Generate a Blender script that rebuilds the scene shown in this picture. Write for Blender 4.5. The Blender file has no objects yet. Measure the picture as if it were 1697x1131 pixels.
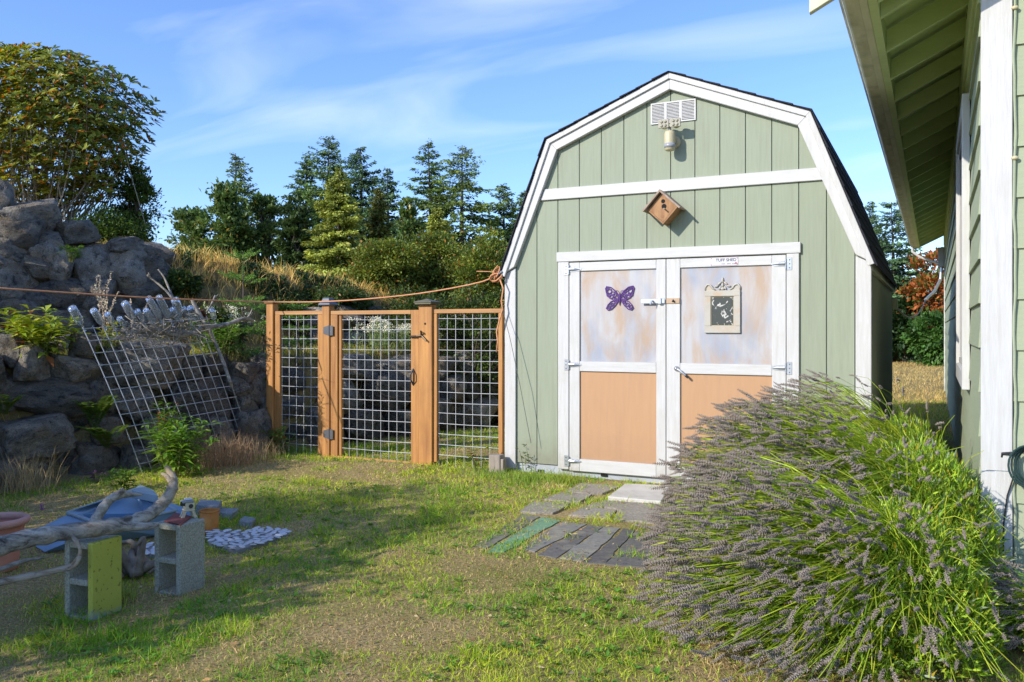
import bpy, bmesh, math, random
import numpy as np
from mathutils import Vector, Matrix
random.seed(7)
RNG = np.random.default_rng(11)
D = bpy.data
SC = bpy.context.scene
COL = SC.collection
R = math.radians

# ------------------------------------------------------------------ camera
CAMP = Vector((2.0032, -7.0909, 1.3244))
YAW = R(26.3535)
SY, CY = math.sin(YAW), math.cos(YAW)
FPX, PCX, HY = 1411.0, 848.5, 545.0
cd = D.cameras.new('camera')
cam = D.objects.new('camera', cd)
COL.objects.link(cam)
cam.location = CAMP
cam.rotation_euler = (R(90), 0, YAW)
cd.sensor_width = 36
cd.lens = FPX / 1697 * 36
cd.shift_y = -(565.5 - HY) / 1697
cd.clip_start = 0.05
cd.clip_end = 2000
SC.camera = cam

# ------------------------------------------------------------------ sky, sun, exposure
SUN_DIR = Vector((0.57, 1.0, -0.59)).normalized()      # the way the light travels
w = D.worlds.new('World')
SC.world = w
w.use_nodes = True
nt = w.node_tree
for n in list(nt.nodes): nt.nodes.remove(n)
N = nt.nodes.new; L = nt.links.new
out = N('ShaderNodeOutputWorld')
bg = N('ShaderNodeBackground')
bg.inputs['Strength'].default_value = 0.15
sky = N('ShaderNodeTexSky')
sky.sky_type = 'NISHITA'
sky.sun_disc = False
sky.sun_elevation = R(27)
sky.sun_rotation = math.atan2(-SUN_DIR.x, -SUN_DIR.y) % (2 * math.pi)
sky.air_density = 1.0
sky.dust_density = 0.4
sky.ozone_density = 2.5
tc = N('ShaderNodeTexCoord')
# thin cirrus: noise on the direction flattened to a high layer
sep = N('ShaderNodeSeparateXYZ'); L(tc.outputs['Generated'], sep.inputs[0])
zz = N('ShaderNodeMath'); zz.operation = 'ADD'; L(sep.outputs['Z'], zz.inputs[0]); zz.inputs[1].default_value = 0.16
dx = N('ShaderNodeMath'); dx.operation = 'DIVIDE'; L(sep.outputs['X'], dx.inputs[0]); L(zz.outputs[0], dx.inputs[1])
dy = N('ShaderNodeMath'); dy.operation = 'DIVIDE'; L(sep.outputs['Y'], dy.inputs[0]); L(zz.outputs[0], dy.inputs[1])
cmb = N('ShaderNodeCombineXYZ'); L(dx.outputs[0], cmb.inputs[0]); L(dy.outputs[0], cmb.inputs[1])
mp = N('ShaderNodeMapping'); L(cmb.outputs[0], mp.inputs[0])
mp.inputs['Rotation'].default_value = (0, 0, R(33)); mp.inputs['Scale'].default_value = (0.85, 2.0, 1); mp.inputs['Location'].default_value = (1.7, 0.35, 0)
nz = N('ShaderNodeTexNoise'); L(mp.outputs[0], nz.inputs['Vector'])
nz.inputs['Scale'].default_value = 1.15; nz.inputs['Detail'].default_value = 5; nz.inputs['Roughness'].default_value = 0.48; nz.inputs['Distortion'].default_value = 0.7
cr = N('ShaderNodeValToRGB'); L(nz.outputs['Fac'], cr.inputs[0])
cr.color_ramp.elements[0].position = 0.50; cr.color_ramp.elements[0].color = (0, 0, 0, 1)
cr.color_ramp.elements[1].position = 0.78; cr.color_ramp.elements[1].color = (0.38, 0.38, 0.38, 1)
tint = N('ShaderNodeMix'); tint.data_type = 'RGBA'; tint.blend_type = 'MULTIPLY'; tint.inputs[0].default_value = 1
L(sky.outputs[0], tint.inputs[6]); tint.inputs[7].default_value = (0.78, 0.92, 1.22, 1)
cm = N('ShaderNodeMix'); cm.data_type = 'RGBA'
L(cr.outputs[0], cm.inputs[0]); L(tint.outputs[2], cm.inputs[6]); cm.inputs[7].default_value = (5.6, 6.1, 7.2, 1)
L(cm.outputs[2], bg.inputs['Color']); L(bg.outputs[0], out.inputs[0])
sd = D.lights.new('sun', 'SUN'); sd.energy = 3.5; sd.angle = R(0.53); sd.color = (1.0, 0.93, 0.82)
sun = D.objects.new('sun', sd); COL.objects.link(sun)
sun.rotation_euler = SUN_DIR.to_track_quat('-Z', 'Y').to_euler(); sun.location = (-10, -20, 15)
SC.view_settings.view_transform = 'Standard'
SC.view_settings.look = 'None'
SC.view_settings.exposure = 0.58
SC.view_settings.gamma = 1.0
SC.view_settings.use_curve_mapping = False
SC.cycles.max_bounces = 8
SC.cycles.transparent_max_bounces = 8
SC.cycles.transmission_bounces = 8

# ------------------------------------------------------------------ measuring helpers (turn a sight line into a place on a real surface)
def ray(px, py):
    a = (px - PCX) / FPX; b = (HY - py) / FPX
    return Vector((a * CY - SY, a * SY + CY, b))
def onplane(px, py, n, d):
    r = ray(px, py); n = Vector(n)
    return CAMP + r * ((d - n.dot(CAMP)) / n.dot(r))
def onY(px, py, y=0.0): return onplane(px, py, (0, 1, 0), y)
def onZ(px, py, z=0.0): return onplane(px, py, (0, 0, 1), z)
def atd(px, py, Z): return CAMP + ray(px, py) * Z

# ------------------------------------------------------------------ noise (numpy value noise)
_P = np.random.default_rng(3).random((256, 256))
def vnoise(x, y, seed=0):
    x = np.asarray(x, float) + 37.3 * seed + 500; y = np.asarray(y, float) + 91.7 * seed + 500
    xi = np.floor(x).astype(int); yi = np.floor(y).astype(int)
    fx = x - xi; fy = y - yi
    fx = fx * fx * (3 - 2 * fx); fy = fy * fy * (3 - 2 * fy)
    a = _P[xi % 256, yi % 256]; b = _P[(xi + 1) % 256, yi % 256]; c = _P[xi % 256, (yi + 1) % 256]; d = _P[(xi + 1) % 256, (yi + 1) % 256]
    return (a * (1 - fx) + b * fx) * (1 - fy) + (c * (1 - fx) + d * fx) * fy
def fbm(x, y, o=4, seed=0):
    s = 0; a = 0.5; t = 0
    for i in range(o):
        s = s + a * vnoise(np.asarray(x) * 2 ** i, np.asarray(y) * 2 ** i, seed + i); t += a; a *= 0.5
    return s / t
def sm(e0, e1, v):
    t = np.clip((np.asarray(v, float) - e0) / (e1 - e0), 0, 1)
    return t * t * (3 - 2 * t)

# ------------------------------------------------------------------ terrain
def sdist(x, y): return 0.955 * np.asarray(x) - 0.297 * np.minimum(np.asarray(y), 4.0) + 4.181
def crest(y): return np.interp(y, [-12, -4, -1.8, -0.9, -0.2, 2.0, 5.0, 30], [3.0, 2.95, 2.72, 2.42, 2.2, 2.05, 1.75, 1.6])
def ground_h(x, y):
    x = np.asarray(x, float); y = np.asarray(y, float)
    s = sdist(x, y)
    lawn = -0.085 * sm(-0.6, -1.8, x) * sm(-1.2, -3.0, y) + 0.03 * (fbm(x * 1.3, y * 1.3, 3, 5) - 0.5) * sm(0.2, -1.0, y)
    T = crest(y)
    ter = 1.02 + 0.12 * (fbm(x * 1.5, y * 1.5, 3, 2) - 0.5)
    up = T + 0.35 * (fbm(x * 0.8, y * 0.8, 4, 9) - 0.5) * sm(-1.4, -2.6, s) + 0.02 * np.clip(-s - 2.2, 0, 12)
    flat = sm(-1.1, -0.5, x) * sm(-3.0, -2.4, y) * sm(-4, -3.9, y)
    lawn = lawn * (1 - flat) + -0.004 * flat
    h = lawn + (ter - lawn) * sm(-0.22, -0.5, s)
    a = .45 * sm(.3, -.7, y)
    h = h + (up - ter) * sm(-1.15 - a, -2.15 - a * .6, s)
    far = 1.0 - sm(26, 34, np.sqrt((x + 3) ** 2 + y ** 2) * 0 + np.hypot(x - 2, y + 7))
    return h
def gh(x, y): return float(ground_h(x, y))
def G(px, py, dz=0.0):
    r = ray(px, py); lo = 1.0
    ks = np.arange(1.5, 60, .05)
    X = CAMP.x + r.x * ks; Y = CAMP.y + r.y * ks; Z = CAMP.z + r.z * ks
    hit = np.nonzero(Z < ground_h(X, Y) + dz)[0]
    k = ks[hit[0]] if len(hit) else ks[-1]
    a, b = k - .05, k
    for _ in range(12):
        m = (a + b) / 2; p = CAMP + r * m
        if p.z < gh(p.x, p.y) + dz: b = m
        else: a = m
    p = CAMP + r * b
    return Vector((p.x, p.y, gh(p.x, p.y)))
NW = (0.955, -0.297, 0.25)
def onwall(px, py, s=0.0): return onplane(px, py, NW, s - 4.181)
def ons(px, py, s): return onplane(px, py, (0.955, -0.297, 0), s - 4.181)

# ------------------------------------------------------------------ materials
MATS = {}
def newmat(name):
    m = D.materials.new(name); m.use_nodes = True; MATS[name] = m
    t = m.node_tree
    return m, t, t.nodes['Principled BSDF']
def coords(t, scale=(1, 1, 1), kind='Object', rnd=True):
    c = t.nodes.new('ShaderNodeTexCoord'); mp = t.nodes.new('ShaderNodeMapping')
    mp.inputs['Scale'].default_value = scale
    src = c.outputs[kind]
    if rnd:
        oi = t.nodes.new('ShaderNodeObjectInfo'); ml = t.nodes.new('ShaderNodeMath'); ml.operation = 'MULTIPLY'; ml.inputs[1].default_value = 37.0
        t.links.new(oi.outputs['Random'], ml.inputs[0])
        ad = t.nodes.new('ShaderNodeVectorMath'); ad.operation = 'ADD'
        t.links.new(src, ad.inputs[0]); t.links.new(ml.outputs[0], ad.inputs[1]); src = ad.outputs[0]
    t.links.new(src, mp.inputs[0])
    return mp.outputs[0]
def noise(t, vec, scale, detail=4, rough=0.55, dist=0.0):
    n = t.nodes.new('ShaderNodeTexNoise'); t.links.new(vec, n.inputs['Vector'])
    n.inputs['Scale'].default_value = scale; n.inputs['Detail'].default_value = detail; n.inputs['Roughness'].default_value = rough; n.inputs['Distortion'].default_value = dist
    return n.outputs['Fac']
def ramp(t, fac, stops):
    r = t.nodes.new('ShaderNodeValToRGB'); t.links.new(fac, r.inputs[0])
    e = r.color_ramp.elements
    while len(e) < len(stops): e.new(0.5)
    for k, (p, c) in enumerate(stops):
        e[k].position = p
        e[k].color = (c[0], c[1], c[2], 1) if hasattr(c, '__len__') else (c, c, c, 1)
    return r.outputs[0]
def mixc(t, fac, a, b, mode='MIX'):
    m = t.nodes.new('ShaderNodeMix'); m.data_type = 'RGBA'; m.blend_type = mode
    for i, v in ((0, fac), (6, a), (7, b)):
        if hasattr(v, 'is_linked') or isinstance(v, bpy.types.NodeSocket): t.links.new(v, m.inputs[i])
        elif i == 0: m.inputs[0].default_value = v
        else: m.inputs[i].default_value = (v[0], v[1], v[2], 1)
    return m.outputs[2]
def bump(t, bsdf, h, strength=0.3, dist=0.01):
    b = t.nodes.new('ShaderNodeBump'); t.links.new(h, b.inputs['Height'])
    b.inputs['Strength'].default_value = strength; b.inputs['Distance'].default_value = dist
    t.links.new(b.outputs[0], bsdf.inputs['Normal'])
def randval(t, col, amt=0.15):
    oi = t.nodes.new('ShaderNodeObjectInfo'); mr = t.nodes.new('ShaderNodeMapRange')
    t.links.new(oi.outputs['Random'], mr.inputs[0]); mr.inputs[3].default_value = 1 - amt; mr.inputs[4].default_value = 1 + amt
    return mixc(t, 1.0, col, mr.outputs[0], 'MULTIPLY')
def simple(name, c, c2=None, scale=8, stretch=(1, 1, 1), rough=0.6, bs=0.2, bd=0.004, fine=60, metallic=0.0, dirt=None, dirt_amt=0.35, rnd=0.0, spec=0.5, dscale=2.0):
    m, t, b = newmat(name)
    v = coords(t, stretch)
    c2 = c2 or tuple(x * 0.82 for x in c)
    f = noise(t, v, scale, 5, 0.6)
    colr = ramp(t, f, [(0.3, c2), (0.7, c)])
    if dirt:
        v2 = coords(t)
        g = ramp(t, noise(t, v2, dscale, 6, 0.65), [(0.5, 0.0), (0.75, dirt_amt)])
        colr = mixc(t, g, colr, dirt)
    if rnd: colr = randval(t, colr, rnd)
    t.links.new(colr, b.inputs['Base Color'])
    b.inputs['Roughness'].default_value = rough; b.inputs['Metallic'].default_value = metallic
    b.inputs['Specular IOR Level'].default_value = spec
    bump(t, b, noise(t, v, fine, 4, 0.6), bs, bd)
    return m
WHITE = simple('white_paint', (0.575, 0.572, 0.565), (0.50, 0.495, 0.48), 5, (9, 9, 0.8), 0.55, 0.5, 0.003, 14, dirt=(0.42, 0.40, 0.33), dirt_amt=0.30, dscale=5)
WHITEH = simple('white_paint_along', (0.575, 0.572, 0.565), (0.50, 0.495, 0.48), 5, (0.8, 9, 9), 0.55, 0.5, 0.003, 14, dirt=(0.42, 0.40, 0.33), dirt_amt=0.30, dscale=5)
SAGE = simple('sage_siding', (0.300, 0.335, 0.248), (0.270, 0.302, 0.222), 6, (12, 12, 0.7), 0.7, 0.45, 0.002, 26, dirt=(0.30, 0.33, 0.22), dirt_amt=0.35, rnd=0.02, spec=0.3)
HSAGE = simple('house_siding', (0.35, 0.395, 0.265), (0.315, 0.36, 0.24), 6, (0.7, 0.7, 12), 0.7, 0.45, 0.002, 22, dirt=(0.34, 0.38, 0.22), dirt_amt=0.3, rnd=0.03, spec=0.3)
SOFF = simple('soffit_bounce_tint', (0.53, 0.63, 0.31), (0.48, 0.57, 0.27), 6, (1, 6, 6), 0.65, 0.3, 0.002, 20, dirt=(0.22, 0.30, 0.10), dirt_amt=0.4, rnd=0.05)  # siding paint made brighter and greener to carry the lawn bounce light
CREAM = simple('cream_trim', (0.62, 0.61, 0.44), (0.54, 0.54, 0.38), 5, (3, 0.6, 3), 0.55, 0.2, 0.002, 20, dirt=(0.30, 0.30, 0.18), dirt_amt=0.5, dscale=3)
MILDEW = simple('mildewed_gutter', (0.66, 0.64, 0.48), (0.42, 0.41, 0.27), 3.5, (3, 0.8, 8), 0.55, 0.2, 0.002, 20, dirt=(0.20, 0.20, 0.10), dirt_amt=0.7, dscale=4)
TAN = simple('tan_panel', (0.475, 0.275, 0.145), (0.445, 0.255, 0.13), 4, (8, 8, 1), 0.6, 0.35, 0.002, 24, dirt=(0.48, 0.28, 0.15), dirt_amt=0.2)
CEDAR = simple('cedar_wood', (0.54, 0.26, 0.070), (0.30, 0.125, 0.034), 2.6, (9, 9, 0.55), 0.6, 0.4, 0.003, 12, dirt=(0.26, 0.11, 0.04), dirt_amt=0.45, rnd=0.10, dscale=3)
CEDARH = simple('cedar_wood_along', (0.50, 0.27, 0.095), (0.34, 0.16, 0.055), 2.6, (0.55, 9, 9), 0.6, 0.4, 0.003, 12, dirt=(0.30, 0.14, 0.06), dirt_amt=0.4, rnd=0.10, dscale=3)
OLDWOOD = simple('weathered_wood', (0.42, 0.36, 0.30), (0.24, 0.20, 0.16), 3, (9, 9, 0.8), 0.8, 0.6, 0.004, 12, dirt=(0.12, 0.10, 0.08), dirt_amt=0.5)
def stain(mat, z1, colr, amt):
    t = mat.node_tree; b = t.nodes['Principled BSDF']; src = b.inputs['Base Color'].links[0].from_socket
    g = t.nodes.new('ShaderNodeNewGeometry'); se = t.nodes.new('ShaderNodeSeparateXYZ'); t.links.new(g.outputs['Position'], se.inputs[0])
    n = noise(t, g.outputs['Position'], 9, 6, .7)
    ma = t.nodes.new('ShaderNodeMath'); ma.operation = 'MULTIPLY_ADD'; t.links.new(n, ma.inputs[0]); ma.inputs[1].default_value = .55; t.links.new(se.outputs['Z'], ma.inputs[2])
    mr = t.nodes.new('ShaderNodeMapRange'); t.links.new(ma.outputs[0], mr.inputs[0]); mr.inputs[1].default_value = z1 + .28; mr.inputs[2].default_value = .28; mr.inputs[3].default_value = 0; mr.inputs[4].default_value = amt
    c = mixc(t, mr.outputs[0], src, colr)
    st_ = ramp(t, noise(t, coords(t, (16, 16, .9), rnd=False), 1.3, 5, .65), [(.52, 0.0), (.72, .28)])
    c = mixc(t, st_, c, colr)
    t.links.new(c, b.inputs['Base Color'])
stain(SAGE, .35, (.20, .19, .135), .75)
stain(TAN, .45, (.33, .20, .12), .55)
stain(WHITE, .22, (.36, .33, .27), .6)
GALV = simple('galvanised_steel', (0.55, 0.57, 0.60), (0.42, 0.44, 0.47), 12, rough=0.38, metallic=0.75, bs=0.1)
WIRE = simple('galvanised_wire', (0.62, 0.63, 0.64), (0.45, 0.46, 0.47), 12, rough=0.5, metallic=0.35, bs=0.05)
SHINGLE = simple('roof_shingle', (0.045, 0.047, 0.058), (0.020, 0.021, 0.027), 40, rough=0.9, bs=0.7, bd=0.006, fine=160, rnd=0.25, spec=0.25)
FOUND = simple('foundation_grey', (0.42, 0.45, 0.50), (0.36, 0.39, 0.44), 5, rough=0.65, bs=0.2, dirt=(0.28, 0.26, 0.22), dirt_amt=0.45)
CONC = simple('concrete_step', (0.62, 0.60, 0.54), (0.50, 0.48, 0.42), 9, rough=0.85, bs=0.4, dirt=(0.33, 0.30, 0.24), dirt_amt=0.5, dscale=5)
PEBBLE = simple('exposed_aggregate', (0.44, 0.39, 0.31), (0.20, 0.18, 0.145), 55, rough=0.9, bs=0.9, bd=0.008, fine=110, dirt=(0.22, 0.19, 0.13), dirt_amt=0.5)
ASPH = simple('grey_roofing_felt', (0.235, 0.225, 0.195), (0.14, 0.135, 0.12), 30, rough=0.95, bs=0.5, bd=0.004, fine=200, dirt=(0.34, 0.30, 0.20), dirt_amt=0.9, rnd=0.2, dscale=6)
ASPHD = simple('charcoal_roofing_felt', (0.15, 0.14, 0.125), (0.09, 0.086, 0.08), 30, rough=0.95, bs=0.5, bd=0.004, fine=200, dirt=(0.28, 0.25, 0.18), dirt_amt=0.9, rnd=0.2, dscale=6)
ASPHO = simple('olive_roofing_felt', (0.25, 0.235, 0.165), (0.16, 0.155, 0.115), 30, rough=0.95, bs=0.5, bd=0.004, fine=200, dirt=(0.10, 0.10, 0.08), dirt_amt=0.5, dscale=6)
ASPHG = simple('green_roofing_felt', (0.20, 0.36, 0.20), (0.14, 0.27, 0.155), 30, rough=0.95, bs=0.5, bd=0.004, fine=200, dirt=(0.14, 0.20, 0.12), dirt_amt=0.6, dscale=5)
ROPE = simple('orange_rope', (0.68, 0.33, 0.16), (0.50, 0.22, 0.10), 60, rough=0.8, bs=0.3)
PURPLE = simple('purple_metal', (0.15, 0.07, 0.27), (0.09, 0.04, 0.17), 20, rough=0.5, bs=0.2)
TERRA = simple('terracotta', (0.50, 0.20, 0.11), (0.40, 0.15, 0.08), 8, rough=0.75, bs=0.1, dirt=(0.5, 0.36, 0.28), dirt_amt=0.35)
TERRAP = simple('terracotta_rim', (0.62, 0.33, 0.26), (0.52, 0.26, 0.20), 8, rough=0.7, bs=0.1)
BLUE = simple('faded_blue_paint', (0.25, 0.38, 0.50), (0.19, 0.30, 0.42), 5, rough=0.45, bs=0.1, dirt=(0.36, 0.40, 0.40), dirt_amt=0.4)
BLUEP = simple('faded_blue_grey_paint', (0.36, 0.44, 0.46), (0.26, 0.34, 0.37), 5, rough=0.5, bs=0.1, dirt=(0.3, 0.3, 0.26), dirt_amt=0.4)
BLACK = simple('black_metal', (0.03, 0.03, 0.032), rough=0.45, bs=0.05)
DKGREY = simple('slate_hinge', (0.12, 0.125, 0.14), rough=0.5, bs=0.1, metallic=0.4)
CAPM = simple('post_cap_slate', (0.15, 0.17, 0.21), (0.10, 0.11, 0.13), 10, rough=0.45, bs=0.1, dirt=(0.35, 0.33, 0.27), dirt_amt=0.4)
CAPG = simple('post_cap_olive', (0.17, 0.16, 0.10), (0.11, 0.10, 0.06), 10, rough=0.6, bs=0.1)
BEIGE = simple('aged_beige_plastic', (0.52, 0.47, 0.31), (0.50, 0.44, 0.27), 10, rough=0.45, bs=0.05)
LENSP = simple('grey_lens', (0.34, 0.36, 0.40), rough=0.25, bs=0.02)
GREYP = simple('grey_plastic', (0.30, 0.31, 0.32), rough=0.5, bs=0.05)
GLASSD = simple('dark_window_glass', (0.02, 0.022, 0.025), rough=0.05, bs=0.0)
HOLE = simple('dark_void', (0.008, 0.008, 0.007), rough=0.9, bs=0.0)
ORANGE = simple('rusty_orange_paint', (0.62, 0.24, 0.03), (0.40, 0.13, 0.02), 10, rough=0.6, bs=0.2)
RUST = simple('rust_red_plate', (0.20, 0.05, 0.035), rough=0.7, bs=0.2)
SHELL = simple('pale_stone', (0.66, 0.66, 0.66), (0.48, 0.48, 0.50), 20, rough=0.6, bs=0.3, rnd=0.18)
MORTAR = simple('mortar_bed', (0.27, 0.26, 0.25), rough=0.9, bs=0.4, scale=30)
BROWNG = simple('brown_bottle_glass', (0.16, 0.045, 0.008), rough=0.08, bs=0.0)
BARK = simple('brown_bark', (0.13, 0.10, 0.075), (0.07, 0.055, 0.04), 8, (3, 3, 0.6), 0.9, 0.8, 0.02, 10)
TWIGG = simple('grey_twig', (0.36, 0.32, 0.26), (0.22, 0.19, 0.15), 12, (2, 2, 1), 0.85, 0.4, 0.003, 30)

def mat_block(name, base, paint=None, h0=0.0, h1=0.06):
    m, t, b = newmat(name)
    v = coords(t, rnd=False)
    sp = ramp(t, noise(t, v, 120, 3, 0.7), [(0.35, tuple(x * 0.5 for x in base)), (0.62, base)])
    col = sp
    if paint:
        se = t.nodes.new('ShaderNodeSeparateXYZ'); t.links.new(v, se.inputs[0])
        nn = t.nodes.new('ShaderNodeMath'); nn.operation = 'MULTIPLY_ADD'
        t.links.new(noise(t, v, 16, 4), nn.inputs[0]); nn.inputs[1].default_value = -0.16; t.links.new(se.outputs['Z'], nn.inputs[2])
        mr = t.nodes.new('ShaderNodeMapRange'); t.links.new(nn.outputs[0], mr.inputs[0]); mr.inputs[1].default_value = h0 - 0.08; mr.inputs[2].default_value = h1 - 0.08
        pits = ramp(t, noise(t, v, 45, 2, 0.5), [(0.33, 0.25), (0.38, 1.0)])
        pc = mixc(t, ramp(t, noise(t, v, 4, 5), [(0.4, 0.0), (0.8, 0.5)]), paint, tuple(x * 0.72 for x in paint))
        pc = mixc(t, pits, tuple(x * 0.35 for x in paint), pc)
        col = mixc(t, mr.outputs[0], (0.30, 0.36, 0.37), pc)
    t.links.new(col, b.inputs['Base Color']); b.inputs['Roughness'].default_value = 0.9
    bump(t, b, noise(t, v, 90, 4, 0.7), 0.8, 0.004)
    return m
BLOCK = mat_block('concrete_block', (0.42, 0.42, 0.34))
BLOCKD = mat_block('grey_paver', (0.30, 0.32, 0.32))
YELLOW = mat_block('yellow_green_painted_block', (0.34, 0.34, 0.29), (0.44, 0.45, 0.07))

def mat_rock():
    m, t, b = newmat('dark_basalt')
    v = coords(t)
    base = ramp(t, noise(t, v, 2.5, 6, 0.6), [(0.32, (0.12, 0.11, 0.098)), (0.5, (0.31, 0.28, 0.235)), (0.68, (0.52, 0.455, 0.355))])
    brown = ramp(t, noise(t, v, 1.3, 3, 0.5), [(0.46, 0.0), (0.62, 0.8)])
    base = mixc(t, brown, base, (0.31, 0.235, 0.15))
    lich = ramp(t, noise(t, v, 7, 8, 0.72), [(0.58, 0.0), (0.70, 0.75)])
    base = mixc(t, lich, base, (0.50, 0.51, 0.49))
    cracks = ramp(t, noise(t, v, 5, 8, 0.75, 0.6), [(0.36, 0.25), (0.46, 1.0)])
    base = mixc(t, 1.0, base, cracks, 'MULTIPLY')
    spk = ramp(t, noise(t, v, 34, 6, 0.8), [(0.36, 0.45), (0.52, 1.0), (0.66, 1.5)])
    base = mixc(t, 1.0, base, spk, 'MULTIPLY')
    base = randval(t, base, 0.35)
    t.links.new(base, b.inputs['Base Color']); b.inputs['Roughness'].default_value = 0.85
    bump(t, b, noise(t, v, 7, 12, 0.72), 1.0, 0.12)
    return m
ROCK = mat_rock()

def mat_drift():
    m, t, b = newmat('driftwood')
    c = t.nodes.new('ShaderNodeTexCoord'); mp = t.nodes.new('ShaderNodeMapping'); mp.vector_type = 'TEXTURE'
    mp.inputs['Rotation'].default_value = (0, R(6), YAW); mp.inputs['Scale'].default_value = (6, .55, .55)
    t.links.new(c.outputs['Object'], mp.inputs[0]); v = mp.outputs[0]
    grain = noise(t, v, 14, 7, 0.72, 0.5)
    base = ramp(t, grain, [(0.33, (0.07, 0.058, 0.045)), (0.44, (0.26, 0.235, 0.20)), (0.58, (0.42, 0.395, 0.35)), (0.75, (0.56, 0.53, 0.47))])
    v2 = coords(t, rnd=False)
    y = ramp(t, noise(t, v2, 3.5, 4, .6), [(0.45, 0.0), (0.68, 0.75)])
    base = mixc(t, y, base, (0.36, 0.255, 0.13), 'MIX')
    dk = ramp(t, noise(t, v2, 13, 6, .7), [(0.34, 0.35), (0.48, 1.0)])
    base = mixc(t, 1.0, base, dk, 'MULTIPLY')
    t.links.new(base, b.inputs['Base Color']); b.inputs['Roughness'].default_value = 0.85
    bump(t, b, grain, 1.0, 0.02)
    return m
DRIFT = mat_drift()

def mat_smear():
    m, t, b = newmat('whitewashed_panel')
    v = coords(t, (4.2, 4.2, 1.6))
    v2 = coords(t, (3.4, 3.4, 1.5))
    a = ramp(t, noise(t, v, 1.25, 5, 0.60, 0.5), [(0.34, 0.15), (0.54, 0.95)])
    st_ = ramp(t, noise(t, coords(t, (14, 14, 1.2)), 1.6, 4, .6), [(0.35, 0.65), (0.65, 1.0)])
    a = mixc(t, 1.0, a, st_, 'MULTIPLY')
    bl = ramp(t, noise(t, v2, 1.3, 3, 0.5, 0.4), [(0.45, 0.0), (0.66, 0.85)])
    white = mixc(t, bl, (0.44, 0.45, 0.475), (0.25, 0.32, 0.44))
    col = mixc(t, a, (0.41, 0.285, 0.185), white)
    t.links.new(col, b.inputs['Base Color']); b.inputs['Roughness'].default_value = 0.5
    bump(t, b, noise(t, coords(t, (8, 8, 1)), 24, 4), 0.35, 0.002)
    return m
SMEAR = mat_smear()

def mat_mirror_dark():
    m, t, b = newmat('corroded_mirror')
    v = coords(t, rnd=False)
    f = noise(t, v, 22, 4, 0.55, 1.5)
    col = ramp(t, f, [(0.60, (0.045, 0.05, 0.045)), (0.64, (0.55, 0.54, 0.50))])
    t.links.new(col, b.inputs['Base Color'])
    b.inputs['Roughness'].default_value = 0.35
    return m
MIRR = mat_mirror_dark()
PLAQUE = simple('chipped_ivory_paint', (0.46, 0.44, 0.385), (0.40, 0.37, 0.31), 6, rough=0.6, bs=0.2, dirt=(0.50, 0.28, 0.10), dirt_amt=0.6, dscale=9)

def mat_glass():
    m, t, b = newmat('clear_bottle_glass')
    b.inputs['Base Color'].default_value = (0.93, 0.97, 0.99, 1)
    b.inputs['Roughness'].default_value = 0.04
    b.inputs['IOR'].default_value = 1.45
    b.inputs['Transmission Weight'].default_value = 0.93
    return m
GLASS = mat_glass()
BROWNG.node_tree.nodes['Principled BSDF'].inputs['Transmission Weight'].default_value = 0.5

def mat_leaf(name, trans=0.3, rough=0.5, spec=0.4):
    m, t, b = newmat(name)
    at = t.nodes.new('ShaderNodeAttribute'); at.attribute_name = 'col'
    t.links.new(at.outputs['Color'], b.inputs['Base Color'])
    b.inputs['Roughness'].default_value = rough; b.inputs['Specular IOR Level'].default_value = spec
    tr = t.nodes.new('ShaderNodeBsdfTranslucent')
    hs = t.nodes.new('ShaderNodeHueSaturation'); hs.inputs['Value'].default_value = 1.4; hs.inputs['Saturation'].default_value = 1.1
    t.links.new(at.outputs['Color'], hs.inputs['Color']); t.links.new(hs.outputs[0], tr.inputs['Color'])
    mx = t.nodes.new('ShaderNodeMixShader'); mx.inputs[0].default_value = trans
    t.links.new(b.outputs[0], mx.inputs[1]); t.links.new(tr.outputs[0], mx.inputs[2])
    t.links.new(mx.outputs[0], t.nodes['Material Output'].inputs['Surface'])
    return m
LEAF = mat_leaf('leaf_foliage', 0.28, 0.45)
NEEDLE = mat_leaf('needle_foliage', 0.18, 0.6, 0.25)
BLADE = mat_leaf('grass_blades', 0.35, 0.6, 0.25)
FLOWER = mat_leaf('dry_flower', 0.12, 0.8, 0.15)

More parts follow.
